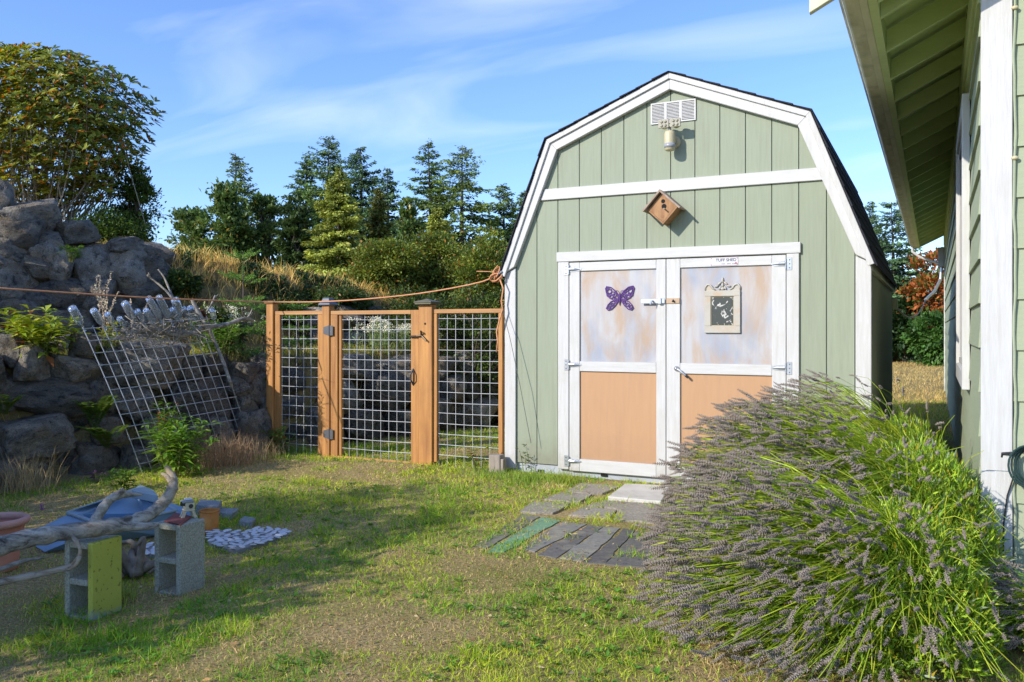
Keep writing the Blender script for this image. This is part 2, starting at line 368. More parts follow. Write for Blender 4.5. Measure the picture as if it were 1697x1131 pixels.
def mat_ground():
    m, t, b = newmat('lawn_and_soil')
    v = coords(t, kind='Object', rnd=False)
    fine = ramp(t, noise(t, v, 60, 10, 0.8), [(0.36, (0.13, 0.09, 0.045)), (0.5, (0.46, 0.34, 0.15)), (0.64, (0.66, 0.52, 0.27))])
    green = ramp(t, noise(t, v, 75, 8, 0.8), [(0.36, (0.08, 0.095, 0.018)), (0.62, (0.34, 0.35, 0.055))])
    patch = ramp(t, noise(t, v, 1.1, 6, 0.62, 0.3), [(0.46, 0.0), (0.62, 0.6)])
    col = mixc(t, patch, fine, green)
    # darker earth on the rising bank
    se = t.nodes.new('ShaderNodeSeparateXYZ'); t.links.new(v, se.inputs[0])
    mr = t.nodes.new('ShaderNodeMapRange'); t.links.new(se.outputs['Z'], mr.inputs[0]); mr.inputs[1].default_value = 0.15; mr.inputs[2].default_value = 0.9
    bank = ramp(t, noise(t, v, 5, 6, 0.7), [(0.33, (0.07, 0.052, 0.028)), (0.5, (0.25, 0.18, 0.075)), (0.68, (0.42, 0.30, 0.12))])
    col = mixc(t, mr.outputs[0], col, bank)
    # far dry field
    mf = t.nodes.new('ShaderNodeMapRange'); t.links.new(se.outputs['Y'], mf.inputs[0]); mf.inputs[1].default_value = 9; mf.inputs[2].default_value = 14
    field = ramp(t, noise(t, v, 1.2, 7, 0.7), [(0.35, (0.22, 0.16, 0.06)), (0.65, (0.42, 0.32, 0.13))])
    col = mixc(t, mf.outputs[0], col, field)
    t.links.new(col, b.inputs['Base Color']); b.inputs['Roughness'].default_value = 0.95; b.inputs['Specular IOR Level'].default_value = 0.15
    bump(t, b, noise(t, v, 30, 8, 0.75), 1.0, 0.03)
    return m
GROUND = mat_ground()

# ------------------------------------------------------------------ mesh helpers
def tagit(o, label=None, cat=None, group=None, kind=None):
    if label: o['label'] = label
    if cat: o['category'] = cat
    if group: o['group'] = group
    if kind: o['kind'] = kind
    return o
def thing(name, label, cat, loc=(0, 0, 0), group=None):
    o = D.objects.new(name, None); COL.objects.link(o)
    o.location = loc; o.empty_display_size = 0.1
    return tagit(o, label, cat, group)
def worigin(o):
    p = Vector((0, 0, 0))
    while o is not None: p = p + o.location; o = o.parent
    return p
class MB:
    def __init__(s): s.v = []; s.f = []; s.mi = []; s.cur = 0
    def add(s, vs, fs):
        b = len(s.v); s.v += [tuple(p) for p in vs]; s.f += [tuple(b + i for i in f) for f in fs]; s.mi += [s.cur] * len(fs)
        return s
    def box(s, x0, x1, y0, y1, z0, z1, m=None):
        vs = [Vector(p) for p in ((x0, y0, z0), (x1, y0, z0), (x1, y1, z0), (x0, y1, z0), (x0, y0, z1), (x1, y0, z1), (x1, y1, z1), (x0, y1, z1))]
        if m is not None: vs = [m @ p for p in vs]
        return s.add(vs, [(0, 3, 2, 1), (4, 5, 6, 7), (0, 1, 5, 4), (1, 2, 6, 5), (2, 3, 7, 6), (3, 0, 4, 7)])
    def bar(s, a, b, wd, th, up=(0, 0, 1)):
        a = Vector(a); b = Vector(b); d = (b - a); ln = d.length; d.normalize()
        u = Vector(up); x = d.cross(u)
        if x.length < 1e-4: x = d.cross(Vector((1, 0, 0)))
        x.normalize(); u = x.cross(d)
        vs = []
        for p in (a, b):
            for i, j in ((-1, -1), (1, -1), (1, 1), (-1, 1)): vs.append(p + x * i * wd / 2 + u * j * th / 2)
        return s.add(vs, [(0, 1, 2, 3), (7, 6, 5, 4), (0, 4, 5, 1), (1, 5, 6, 2), (2, 6, 7, 3), (3, 7, 4, 0)])
    def prism(s, poly, vec):       # poly: list of 3D points (planar), extruded by vec
        vec = Vector(vec); n = len(poly); a = [Vector(p) for p in poly]; b = [p + vec for p in a]
        nrm = Vector((0, 0, 0))
        for i in range(n): nrm += a[i].cross(a[(i + 1) % n])
        fl = nrm.dot(vec) > 0
        fs = [tuple(range(n)), tuple(range(2 * n - 1, n - 1, -1))] + [(i, i + n, (i + 1) % n + n, (i + 1) % n) for i in range(n)]
        if fl: fs = [tuple(reversed(f)) for f in fs]
        return s.add(a + b, fs)
    def tube(s, pts, rad, n=8, cap=True):
        pts = [Vector(p) for p in pts]
        if not hasattr(rad, '__len__'): rad = [rad] * len(pts)
        vs = []; fs = []; prev = None
        for i, p in enumerate(pts):
            d = (pts[min(i + 1, len(pts) - 1)] - pts[max(i - 1, 0)]).normalized()
            if prev is None:
                u = d.cross(Vector((0, 0, 1)))
                if u.length < 0.1: u = d.cross(Vector((1, 0, 0)))
            else: u = prev - d * prev.dot(d)
            u.normalize(); prev = u; v = d.cross(u)
            for k in range(n):
                a = 2 * math.pi * k / n; vs.append(p + (u * math.cos(a) + v * math.sin(a)) * rad[i])
        for i in range(len(pts) - 1):
            for k in range(n):
                a, b = i * n + k, i * n + (k + 1) % n; fs.append((a, b, b + n, a + n))
        if cap: fs.append(tuple(reversed(range(n)))); fs.append(tuple(range((len(pts) - 1) * n, len(pts) * n)))
        return s.add(vs, fs)
    def lathe(s, prof, n=16, m=None, cap=True):
        vs = []; fs = []
        for r, z in prof:
            for k in range(n):
                a = 2 * math.pi * k / n; vs.append(Vector((r * math.cos(a), r * math.sin(a), z)))
        if m is not None: vs = [m @ p for p in vs]
        for i in range(len(prof) - 1):
            for k in range(n):
                a, b = i * n + k, i * n + (k + 1) % n; fs.append((a, b, b + n, a + n))
        if cap: fs.append(tuple(reversed(range(n)))); fs.append(tuple(range((len(prof) - 1) * n, len(prof) * n)))
        return s.add(vs, fs)
    def build(s, name, mat, parent=None, smooth=False, bevel=0, label=None, cat=None, group=None, kind=None, loc=None):
        me = D.meshes.new(name)
        og = worigin(parent) if parent is not None else (Vector(loc) if loc is not None else Vector((0, 0, 0)))
        me.from_pydata([(p[0] - og.x, p[1] - og.y, p[2] - og.z) for p in s.v], [], s.f)
        ms = mat if isinstance(mat, (list, tuple)) else [mat]
        for m in ms: me.materials.append(m)
        if len(ms) > 1: me.polygons.foreach_set('material_index', s.mi)
        if smooth: me.polygons.foreach_set('use_smooth', [True] * len(me.polygons))
        me.update()
        o = D.objects.new(name, me); COL.objects.link(o)
        if parent is not None: o.parent = parent
        elif loc is not None: o.location = loc
        if bevel:
            b = o.modifiers.new('bevel', 'BEVEL'); b.width = bevel; b.segments = 1; b.limit_method = 'ANGLE'
        return tagit(o, label, cat, group, kind)
def linkcopy(o, parent=None, name=None):
    c = o.copy(); COL.objects.link(c)
    if parent is not None: c.parent = parent
    for k in list(c.keys()):
        if k in ('label', 'category') and parent is not None: del c[k]
    return c
def npmesh(name, V, F, mat, col=None, parent=None, smooth=False, label=None, cat=None, group=None, kind=None):
    """V (n,3), F (m,k) same-size faces, col (n,3)"""
    me = D.meshes.new(name)
    V = np.asarray(V, np.float32).copy()
    if parent is not None:
        og = worigin(parent); V -= np.array(og, np.float32)
    F = np.asarray(F, np.int32); k = F.shape[1]
    me.vertices.add(len(V)); me.vertices.foreach_set('co', V.ravel())
    me.loops.add(F.size); me.loops.foreach_set('vertex_index', F.ravel())
    me.polygons.add(len(F)); me.polygons.foreach_set('loop_start', np.arange(len(F), dtype=np.int32) * k)
    me.polygons.foreach_set('loop_total', np.full(len(F), k, np.int32))
    if smooth: me.polygons.foreach_set('use_smooth', np.ones(len(F), bool))
    me.update(calc_edges=True)
    if col is not None:
        a = me.attributes.new('col', 'FLOAT_COLOR', 'POINT')
        c4 = np.ones((len(V), 4), np.float32); c4[:, :3] = col
        a.data.foreach_set('color', c4.ravel())
    me.materials.append(mat)
    o = D.objects.new(name, me); COL.objects.link(o)
    if parent is not None: o.parent = parent
    return tagit(o, label, cat, group, kind)
def unit(a): return a / np.maximum(np.linalg.norm(a, axis=1, keepdims=True), 1e-9)
def leafarrays(C, Dr, Nr, ln, wd, fold=0.15):
    """diamond leaves: base C, direction Dr, normal Nr"""
    Dr = unit(Dr); S = unit(np.cross(Dr, Nr)); U = np.cross(S, Dr)
    ln = np.asarray(ln).reshape(-1, 1); wd = np.asarray(wd).reshape(-1, 1)
    mid = C + Dr * ln * 0.5
    V = np.stack([C, mid + S * wd / 2 + U * wd * fold, C + Dr * ln - U * ln * 0.08, mid - S * wd / 2 + U * wd * fold], 1).reshape(-1, 3)
    n = len(C); b = np.arange(n)[:, None] * 4
    F = np.concatenate([b + np.array([[0, 1, 2]]), b + np.array([[0, 2, 3]])], 1).reshape(-1, 3)
    return V, F
def jitcol(base, n, v=0.25, h=0.1, rng=RNG):
    base = np.asarray(base, float)
    if base.ndim == 1: base = np.repeat(base[None], n, 0)
    base = base * 1.45
    k = 1 + v * (rng.random((n, 1)) * 2 - 1)
    hh = 1 + h * (rng.random((n, 3)) * 2 - 1)
    return base * k * hh
class Foliage:
    def __init__(s): s.V = []; s.F = []; s.C = []; s.n = 0
    def add(s, V, F, colv):
        s.V.append(V); s.F.append(F + s.n); s.C.append(colv); s.n += len(V)
    def leaves(s, C, Dr, Nr, ln, wd, col, fold=0.15):
        V, F = leafarrays(C, Dr, Nr, ln, wd, fold); s.add(V, F, np.repeat(col, 4, 0))
    def ribbon(s, P0, P1, P2, w0, col):      # curved thin blades: quadratic through 3 pts
        n = len(P0); d = unit(P2 - P0); side = unit(np.cross(d, RNG.normal(size=(n, 3))))
        w0 = np.asarray(w0).reshape(-1, 1)
        V = np.stack([P0 - side * w0 / 2, P0 + side * w0 / 2, P1 + side * w0 * 0.42, P1 - side * w0 * 0.42, P2], 1).reshape(-1, 3)
        b = np.arange(n)[:, None] * 5
        F = np.concatenate([b + np.array([[0, 1, 2]]), b + np.array([[0, 2, 3]]), b + np.array([[3, 2, 4]])], 1).reshape(-1, 3)
        s.add(V, F, np.repeat(col, 5, 0))
    def build(s, name, mat, parent=None, **k):
        return npmesh(name, np.concatenate(s.V), np.concatenate(s.F), mat, np.concatenate(s.C), parent, **k)

# ================================================================== GROUND
def build_ground():
    def axis(segs):
        a = []
        for lo, hi, st in segs: a += list(np.arange(lo, hi - 1e-6, st))
        return np.array(a + [segs[-1][1]])
    xs = axis([(-400, -60, 40), (-60, -16, 4), (-16, -8, 0.8), (-8, -5.8, 0.25), (-5.8, 2.6, 0.07), (2.6, 6, 0.4), (6, 20, 2), (20, 60, 8), (60, 400, 40)])
    ys = axis([(-400, -60, 40), (-60, -14, 4), (-14, -7, 0.6), (-7, -5, 0.15), (-5, 5, 0.07), (5, 8, 0.3), (8, 20, 1), (20, 60, 4), (60, 400, 34)])
    X, Y = np.meshgrid(xs, ys, indexing='ij'); Z = ground_h(X, Y)
    V = np.stack([X, Y, Z], -1).reshape(-1, 3)
    ny = len(ys); i, j = np.meshgrid(np.arange(len(xs) - 1), np.arange(ny - 1), indexing='ij')
    a = (i * ny + j).ravel()
    F = np.stack([a, a + ny, a + ny + 1, a + 1], 1)
    npmesh('ground', V, F, GROUND, smooth=True, kind='structure', label='lawn, terraces and dry field')
build_ground()

# ================================================================== SHED
SW, EZ, KX, KZ, AZ, DEP = 1.58, 1.875, 1.135, 3.03, 3.485, 4.42
def roofz(x):
    x = abs(x)
    if x <= KX: return AZ + (KZ - AZ) * x / KX
    return KZ + (EZ - KZ) * (x - KX) / (SW - KX)
shed = thing('garden_shed', 'sage green barn shaped garden shed with white trim and double doors', 'shed', (0, 0, 0))
# siding strips with recessed grooves
g0 = [-1.545] + [-1.463 + 0.2085 * k for k in range(15)] + [1.54]
g0 = sorted(set(round(v, 4) for v in g0))
for a, b in zip(g0[:-1], g0[1:]):
    if b - a < 0.02: continue
    xa, xb = a + 0.004, b - 0.004
    top = [(xb, roofz(xb) - 0.03)]
    for kx in (KX, 0, -KX):
        if xa < kx < xb: top.append((kx, roofz(kx) - 0.03))
    top.append((xa, roofz(xa) - 0.03))
    segs = [(0.09, None)]
    poly = [(xa, 0.09), (xb, 0.09)] + top
    # cut the doorway out of the strips that stand over it
    if xb > -0.93 and xa < 0.94:
        poly = [(max(xa, xa), 1.93), (xb, 1.93)] + top
        lo, hi = (xa, -0.93) if xa < -0.93 else ((0.94, xb) if xb > 0.94 else (None, None))
        if lo is not None and hi - lo > 0.01:
            MB().prism([(lo, 0, 0.09), (hi, 0, 0.09), (hi, 0, 1.93), (lo, 0, 1.93)], (0, 0.016, 0)).build('siding_panel', SAGE, shed)
    MB().prism([(x, 0, z) for x, z in poly], (0, 0.016, 0)).build('siding_panel', SAGE, shed)
mb = MB(); mb.prism([(x, 0.0165, z) for x, z in [(-1.53, 0.09), (1.53, 0.09), (1.53, EZ - .05), (KX, KZ - 0.05), (0, AZ - 0.05), (-KX, KZ - 0.05), (-1.53, EZ - .05)]], (0, 0.02, 0)); mb.build('front_wall', SAGE, shed)
mb = MB(); mb.prism([(x, DEP - 0.02, z) for x, z in [(-1.53, 0.02), (1.53, 0.02), (1.53, EZ - .05), (KX, KZ - 0.05), (0, AZ - 0.05), (-KX, KZ - 0.05), (-1.53, EZ - .05)]], (0, 0.02, 0)); mb.build('rear_wall', SAGE, shed)
for sgn in (-1, 1):
    x0 = sgn * 1.53
    MB().box(min(x0, x0 + sgn * 0.004), max(x0, x0 + sgn * 0.004), 0.04, DEP - 0.02, 0.02, EZ - 0.03).build('side_wall', SAGE, shed)
    ys = np.arange(0.06, DEP - 0.02, 0.2032)
    for a in ys:
        b = min(a + 0.199, DEP - 0.03)
        if b - a > 0.02: MB().box(min(x0 + sgn * .004, x0 + sgn * 0.016), max(x0 + sgn * .004, x0 + sgn * 0.016), a, b, 0.09, EZ - 0.045).build('siding_panel', SAGE, shed)
    MB().box(min(x0 + sgn * .016, x0 + sgn * .05), max(x0 + sgn * .016, x0 + sgn * .05), -0.02 + 0.05, DEP, EZ - 0.10, EZ - 0.005).build('eave_trim', CREAM, shed, bevel=.003)
# foundation skirt
MB().box(-1.52, 1.52, 0.02, DEP - .04, -0.3, 0.088).build('foundation', FOUND, shed, bevel=.004)
for px, pyy in ((896, 781), (1001, 788)):
    q = onY(px, pyy, 0.01)
    MB().box(q.x - 0.03, q.x + 0.03, 0.008, 0.022, q.z - 0.012, q.z + 0.012).build('foundation_vent', HOLE, shed)
# white boards
def board(name, pts, y0, th, mat=WHITE, bev=.004):
    return MB().prism([(x, y0, z) for x, z in pts], (0, th, 0)).build(name, mat, shed, bevel=bev)
TW = 0.118
board('corner_trim', [(-SW + .005, 0.03), (-SW + TW, 0.03), (-SW + TW, EZ + .01), (-SW + .005, EZ - .045)], -0.024, 0.024)
board('corner_trim', [(SW - TW, 0.03), (SW - .005, 0.03), (SW - .005, EZ - .045), (SW - TW, EZ + .01)], -0.024, 0.024)
for sgn in (-1, 1):
    MB().box(min(sgn * 1.547, sgn * 1.572), max(sgn * 1.547, sgn * 1.572), 0.001, 0.09, 0.03, EZ - .105).build('corner_trim_return', WHITE, shed, bevel=.003)
def rakepts(p, q, wd):
    p = Vector((p[0], 0, p[1])); q = Vector((q[0], 0, q[1])); d = (q - p).normalized(); n = Vector((d.z, 0, -d.x))
    if n.z > 0: n = -n
    return p, q, n * wd
def outline(off):       # inward offset of the gambrel outline
    P = [Vector((SW + .018, EZ - .055)), Vector((KX, KZ)), Vector((0, AZ)), Vector((-KX, KZ)), Vector((-SW - .018, EZ - .055))]
    Q = []
    for i, p in enumerate(P):
        ns = []
        if i > 0: d = (P[i] - P[i - 1]).normalized(); ns.append(Vector((-d.y, d.x)))
        if i < 4: d = (P[i + 1] - P[i]).normalized(); ns.append(Vector((-d.y, d.x)))
        if len(ns) == 2: m = (ns[0] + ns[1]).normalized(); m = m / m.dot(ns[0])
        else: m = ns[0]
        Q.append(p + m * off)
    return Q
O0, O1 = outline(0.0), outline(0.125)
O2 = outline(0.045)
# bottom ends of the lower rakes are cut level
for k in range(4):
    a, b, c, d = O0[k], O0[k + 1], O1[k + 1], O1[k]
    if k == 0: d = Vector((SW - TW + 0.002, EZ + 0.02)); 
    if k == 3: c = Vector((-SW + TW - 0.002, EZ + 0.02))
    g = 0.0015
    board('rake_trim', [(a.x, a.y), (b.x, b.y), (c.x, c.y), (d.x, d.y)], -0.050 + 0.0005 * k, 0.049, WHITE)
    a2, b2 = O2[k], O2[k + 1]
    board('rake_fascia', [(a.x, a.y), (b.x, b.y), (b2.x, b2.y), (a2.x, a2.y)], -0.068 + 0.0005 * k, 0.0175, WHITE, .003)
xb = 1.197
board('cross_trim', [(-1.215, 2.492), (1.235, 2.492), (1.19, 2.592), (-1.172, 2.592)], -0.022, 0.0215, WHITEH)
# roof: shingle courses
def course(side, p, q, nc, parent):
    p = Vector(p); q = Vector(q); d = (q - p) / nc; nrm = Vector((-d.y, d.x)).normalized()
    if nrm.y < 0: nrm = -nrm
    for i in range(nc):
        a = p + d * i; b = p + d * (i + 1.18) if i < nc - 1 else p + d * (i + 1)
        y0, y1 = -0.082 - 0.006 * (i % 2), DEP + 0.06
        A0 = a + nrm * 0.0005; A1 = a + nrm * 0.012; B0 = b + nrm * 0.0005; B1 = b + nrm * 0.004
        MB().prism([(side * A0.x, y0, A0.y), (side * A1.x, y0, A1.y), (side * B1.x, y0, B1.y), (side * B0.x, y0, B0.y)], (0, y1 - y0, 0)).build('shingle_course', SHINGLE, parent)
rf = MB()
for sgn in (-1, 1):
    for p, q in (((SW + .020, EZ - .06), (KX + .001, KZ)), ((KX + .001, KZ), (0, AZ))):
        p2 = Vector(p); q2 = Vector(q)
        d = (q2 - p2).normalized(); n = Vector((-d.y, d.x)); n = n if n.y > 0 else -n
        rf.prism([(sgn * p2.x, -0.072, p2.y - 0.0), (sgn * q2.x, -0.072, q2.y - 0.0), (sgn * (q2.x), -0.072, q2.y + .005), (sgn * (p2.x + n.x * .005), -0.072, p2.y + n.y * .005)], (0, DEP + 0.12, 0))
roof = rf.build('roof', SHINGLE, shed)
for sgn in (-1, 1):
    course(sgn, (SW + .032, EZ - .075), (KX + .006, KZ + .006), 8, roof)
    course(sgn, (KX + .010, KZ + .005), (0, AZ + .007), 8, roof)
# door surround
HX0, HX1, JB = -1.037, 1.045, 0.112
board('door_header', [(HX0 - .012, 1.925), (HX1 + .012, 1.925), (HX1 + .012, 2.012), (HX0 - .012, 2.012)], -0.030, 0.0295, WHITEH)
board('door_jamb', [(HX0, 0.06), (-0.931, 0.06), (-0.931, 1.924), (HX0, 1.924)], -0.024, 0.0235)
board('door_jamb', [(0.949, 0.06), (HX1, 0.06), (HX1, 1.924), (0.949, 1.924)], -0.024, 0.0235)
def text_mesh(name, s, size, mat, parent, at, ext=0.0004):
    cu = D.curves.new(name, 'FONT'); cu.body = s; cu.size = size; cu.extrude = ext; cu.align_x = 'CENTER'; cu.align_y = 'CENTER'; cu.offset = size * 0.018
    o = D.objects.new(name, cu); COL.objects.link(o)
    bpy.context.view_layer.update()
    me = D.meshes.new_from_object(o.evaluated_get(bpy.context.evaluated_depsgraph_get()))
    D.objects.remove(o); me.materials.clear(); me.materials.append(mat)
    o = D.objects.new(name, me); COL.objects.link(o)
    o.parent = parent; o.location = Vector(at) - worigin(parent); o.rotation_euler = (R(90), 0, 0)
    return o
def door(x0, x1, sl, sr, nm, stile_mid):
    dr = MB().box(x0 + .004, x1 - .004, 0.0, 0.012, 0.052, 1.915).build('door', SAGE, shed)
    y0, t = -0.022, 0.0215
    def bd(name, a, b, c, d, m): return MB().box(a, b, y0, y0 + t, c, d).build(name, m, dr, bevel=.003)
    bd('stile', x0, x0 + sl, 0.052, 1.915, WHITE); bd('stile', x1 - sr, x1, 0.052, 1.915, WHITE)
    xa, xb = x0 + sl + .001, x1 - sr - .001
    bd('rail', xa, xb, 1.838, 1.914, WHITEH); bd('rail', xa, xb, 0.945, 1.034, WHITEH); bd('rail', xa, xb, 0.053, 0.162, WHITEH)
    MB().box(xa, xb, -0.005, -0.0005, 1.035, 1.837).build('upper_panel', SMEAR, dr)
    MB().box(xa, xb, -0.005, -0.0005, 0.163, 0.944).build('lower_panel', TAN, dr)
    return dr
dl = door(-0.925, -0.040, 0.098, 0.083, 'l', 0)
drr = door(-0.034, 0.944, 0.118, 0.108, 'r', 0)
def hinge(side, z, parent):
    s = side; xj = -0.931 if s < 0 else 0.949
    mb = MB()
    mb.box(min(xj - .0, xj + s * .042), max(xj, xj + s * .042), -0.0285, -0.0245, z - .05, z + .05)
    mb.tube([(xj - s * .004, -.031, z - .042), (xj - s * .004, -.031, z + .042)], .0075, 8)
    # tapering strap with a curled, raised middle
    xs0 = xj - s * .010
    for z0, dz in ((z + .012, 0), ):
        mb.prism([(xs0, -.026, z - .022), (xs0 - s * .075, -.026, z - .018), (xs0 - s * .112, -.026, z - .004), (xs0 - s * .112, -.026, z + .006), (xs0 - s * .075, -.026, z + .020), (xs0, -.026, z + .024)], (0, .0035, 0))
    mb.tube([(xs0, -.030, z + .004), (xs0 - s * .05, -.034, z + .004), (xs0 - s * .10, -.028, z + .002)], [.016, .012, .004], 8)
    h = mb.build('hinge', GALV, parent, bevel=.0015)
    b = MB()
    for q in (-.032, 0, .032): b.tube([(xj + s * .024, -.0285, z + q), (xj + s * .024, -.0315, z + q)], .005, 6)
    b.build('screw', DKGREY, h)
for z in (1.852, 1.0, 0.137): hinge(-1, z, shed)
for z in (1.842, 1.008): hinge(1, z, shed)
# latch bar on the left leaf, keeper on the right leaf
lz = 1.56
q0 = onY(1062, 500, -.03); q1 = onY(1103, 500, -.03); q2 = onY(1126, 500, -.03)
lt = MB().box(q0.x, q1.x - .004, -.0405, -.0365, lz - .021, lz + .021).build('latch_bar', GALV, dl, bevel=.002)
mb = MB(); mb.tube([((q0.x + q1.x) / 2, -.041, lz), ((q0.x + q1.x) / 2, -.075, lz), ((q0.x + q1.x) / 2 - .01, -.078, lz - .03)], .008, 8); mb.box(q1.x - .06, q1.x - .035, -.052, -.0405, lz - .024, lz + .024)
mb.build('latch_staple', GALV, lt)
kp = MB().box(q1.x + .006, q2.x, -.030, -.0225, lz - .023, lz + .023).build('latch_keeper', simple('rusty_keeper', (.55, .42, .30), (.40, .26, .15), 20, rough=.6, bs=.2, dirt=(.1, .06, .04), dirt_amt=.5, dscale=20), drr, bevel=.002)
MB().tube([((q1.x + q2.x) / 2, -.031, lz - .006), ((q1.x + q2.x) / 2 + .01, -.05, lz + .008), ((q1.x + q2.x) / 2 + .018, -.035, lz - .012)], .006, 6).build('latch_hook', BLACK, kp)
hq = onY(1121, 611, -.03)
mb = MB(); mb.lathe([(.022, 0), (.022, .008), (.014, .016), (.012, .03)], 14, Matrix.Translation((hq.x, -.0225, hq.z)) @ Matrix.Rotation(R(90), 4, 'X'))
mb.tube([(hq.x, -.048, hq.z), (hq.x + .03, -.052, hq.z - .012), (hq.x + .075, -.050, hq.z - .05), (hq.x + .10, -.046, hq.z - .072)], [.010, .011, .009, .0085], 8)
hd = mb.build('door_handle', GALV, drr, smooth=True)
MB().tube([(hq.x + .084, -.049, hq.z - .058), (hq.x + .104, -.046, hq.z - .076)], [.0105, .010], 8).build('handle_grip', BLACK, hd)
# gable vent
v0 = onY(1077, 211, -.02); v1 = onY(1153, 166, -.02)
VX0, VX1 = v0.x + .005, 0.215; VZ0, VZ1 = 3.075, 3.255
vent = MB().box(VX0, VX1, -0.004, -0.0005, VZ0, VZ1).build('gable_vent', HOLE, shed)
fr = MB()
for a, b, c, d in ((VX0, VX1, VZ1 - .012, VZ1), (VX0, VX1, VZ0, VZ0 + .012)): fr.box(a, b, -.012, -.0045, c, d)
w3 = (VX1 - VX0) / 3
for k in range(4):
    xc = VX0 + w3 * k; hw = .006 if k in (0, 3) else .011
    xc = min(max(xc, VX0 + .006), VX1 - .006); fr.box(xc - hw, xc + hw, -.0125, -.005, VZ0 + .0125, VZ1 - .0125)
fr.build('vent_frame', WHITE, vent)
for k in range(3):
    xa = VX0 + w3 * k + .012; xb2 = VX0 + w3 * (k + 1) - .012
    for j in range(12):
        z = VZ0 + .018 + j * (VZ1 - VZ0 - .032) / 12
        MB().prism([(xa, -.012, z), (xa, -.0045, z + .0075), (xa, -.0045, z + .010), (xa, -.012, z + .0035)], (xb2 - xa, 0, 0)).build('louver', WHITE, vent)
# small electrical box at the shed's rear corner
eb = onplane(1491, 483, (1, 0, 0), 1.60)
SEB = Vector((1.575, DEP - 0.10, 1.62))
MB().box(1.548, 1.605, DEP - .16, DEP - .06, 1.56, 1.70).build('junction_box', CREAM, shed, bevel=.004)

# things fixed to the shed -------------------------------------------------
# name plate
pl = thing('name_plate', 'small white TUFF SHED name plate screwed to the top rail of the right shed door', 'sign', (0, 0, 0))
a = onY(1177, 443, -.03); b = onY(1223, 427, -.03)
PX0, PX1, PZ0, PZ1 = a.x, b.x, 1.845, 1.912
MB().box(PX0, PX1, -.0255, -.0225, PZ0, PZ1).build('plate', simple('plate_white', (.64, .64, .66), (.62, .62, .64), rough=.3, bs=.0), pl)
REDP = simple('print_rose', (.62, .22, .24), rough=.5, bs=0); BLUEI = simple('print_navy', (.03, .03, .06), rough=.5, bs=0)
bd = MB()
for c in ((PX0 + .003, PX1 - .003, PZ0 + .003, PZ0 + .0045), (PX0 + .003, PX1 - .003, PZ1 - .0045, PZ1 - .003), (PX0 + .003, PX0 + .0045, PZ0 + .005, PZ1 - .005), (PX1 - .0045, PX1 - .003, PZ0 + .005, PZ1 - .005)): bd.box(c[0], c[1], -.0262, -.0256, c[2], c[3])
bd.build('printed_border', REDP, pl)
text_mesh('lettering', 'TUFF SHED', .034, BLUEI, pl, ((PX0 + PX1) / 2 + .015, -.0262, PZ0 + .044))
tl = MB()
xx = PX0 + .07
for wv in (.007, 0, .012, .012, .012, 0, .012, .012, .012, 0, .012, .012, .012, .012):
    if wv: tl.box(xx, xx + wv * .7, -.0262, -.0256, PZ0 + .010, PZ0 + .017); 
    xx += .011
tl.build('phone_line', simple('print_grey', (.18, .18, .24), rough=.5, bs=0), pl)
MB().lathe([(.009, 0), (.009, .0006)], 12, Matrix.Translation((PX1 - .018, -.0256, PZ0 + .020)) @ Matrix.Rotation(R(90), 4, 'X')).build('round_emblem', REDP, pl)
for sx in (PX0 + .008, PX1 - .008):
    for szz in (PZ0 + .008, PZ1 - .008): MB().lathe([(.0035, 0), (.003, .002)], 8, Matrix.Translation((sx, -.0262, szz)) @ Matrix.Rotation(R(90), 4, 'X')).build('screw', DKGREY, pl)

# security light
lq = onY(1108, 240, -.0); L0 = Vector((0.035, -.001, 2.905))
lt = thing('security_light', 'beige motion sensor light with twin clear heads under the gable vent', 'light', L0)
MB().lathe([(.052, 0), (.052, .012), (.040, .024)], 20, Matrix.Translation(L0 + Vector((0, 0, 0))) @ Matrix.Rotation(R(90), 4, 'X')).build('wall_plate', BEIGE, lt, smooth=True, bevel=.002)
body = MB().lathe([(.030, -.11), (.043, -.10), (.046, -.06), (.046, .03), (.040, .052), (.020, .060)], 20, Matrix.Translation(L0 + Vector((-.015, -.105, 0.02)))).build('sensor_body', BEIGE, lt, smooth=True)
MB().lathe([(.0475, -.066), (.0478, -.03)], 20, Matrix.Translation(L0 + Vector((-.015, -.105, 0.0)))).build('sensor_lens', LENSP, body, smooth=True)
MB().tube([L0 + Vector((0, -.02, 0)), L0 + Vector((-.01, -.08, 0))], .02, 10).build('arm', BEIGE, lt)
MB().tube([L0 + Vector((-.015, -.105, .07)), L0 + Vector((-.015, -.115, .115))], [.014, .012], 10).build('knuckle', GREYP, lt)
CLR = simple('cloudy_lens', (.42, .39, .30), (.28, .26, .19), 60, rough=.25, bs=.3)
for k, ox in enumerate((-.055, .045)):
    c = L0 + Vector((ox - .005, -.125, .135))
    hdv = MB().lathe([(.012, -.05), (.034, -.035), (.040, 0.0), (.036, .01)], 16, Matrix.Translation(c) @ Matrix.Rotation(R(78), 4, 'X')).build('lamp_head', BEIGE, lt, smooth=True)
    f = MB()
    for i in range(2):
        for j in range(2):
            f.lathe([(.014, 0), (.012, .008), (.004, .010)], 8, Matrix.Translation(c + Vector((-.016 + .032 * i, -.018, -.016 + .032 * j))) @ Matrix.Rotation(R(90), 4, 'X'))
    f.box(c.x - .046, c.x + .046, c.y - .018, c.y - .004, c.z - .036, c.z + .036)
    f.build('lamp_lens', CLR, hdv, bevel=.004)

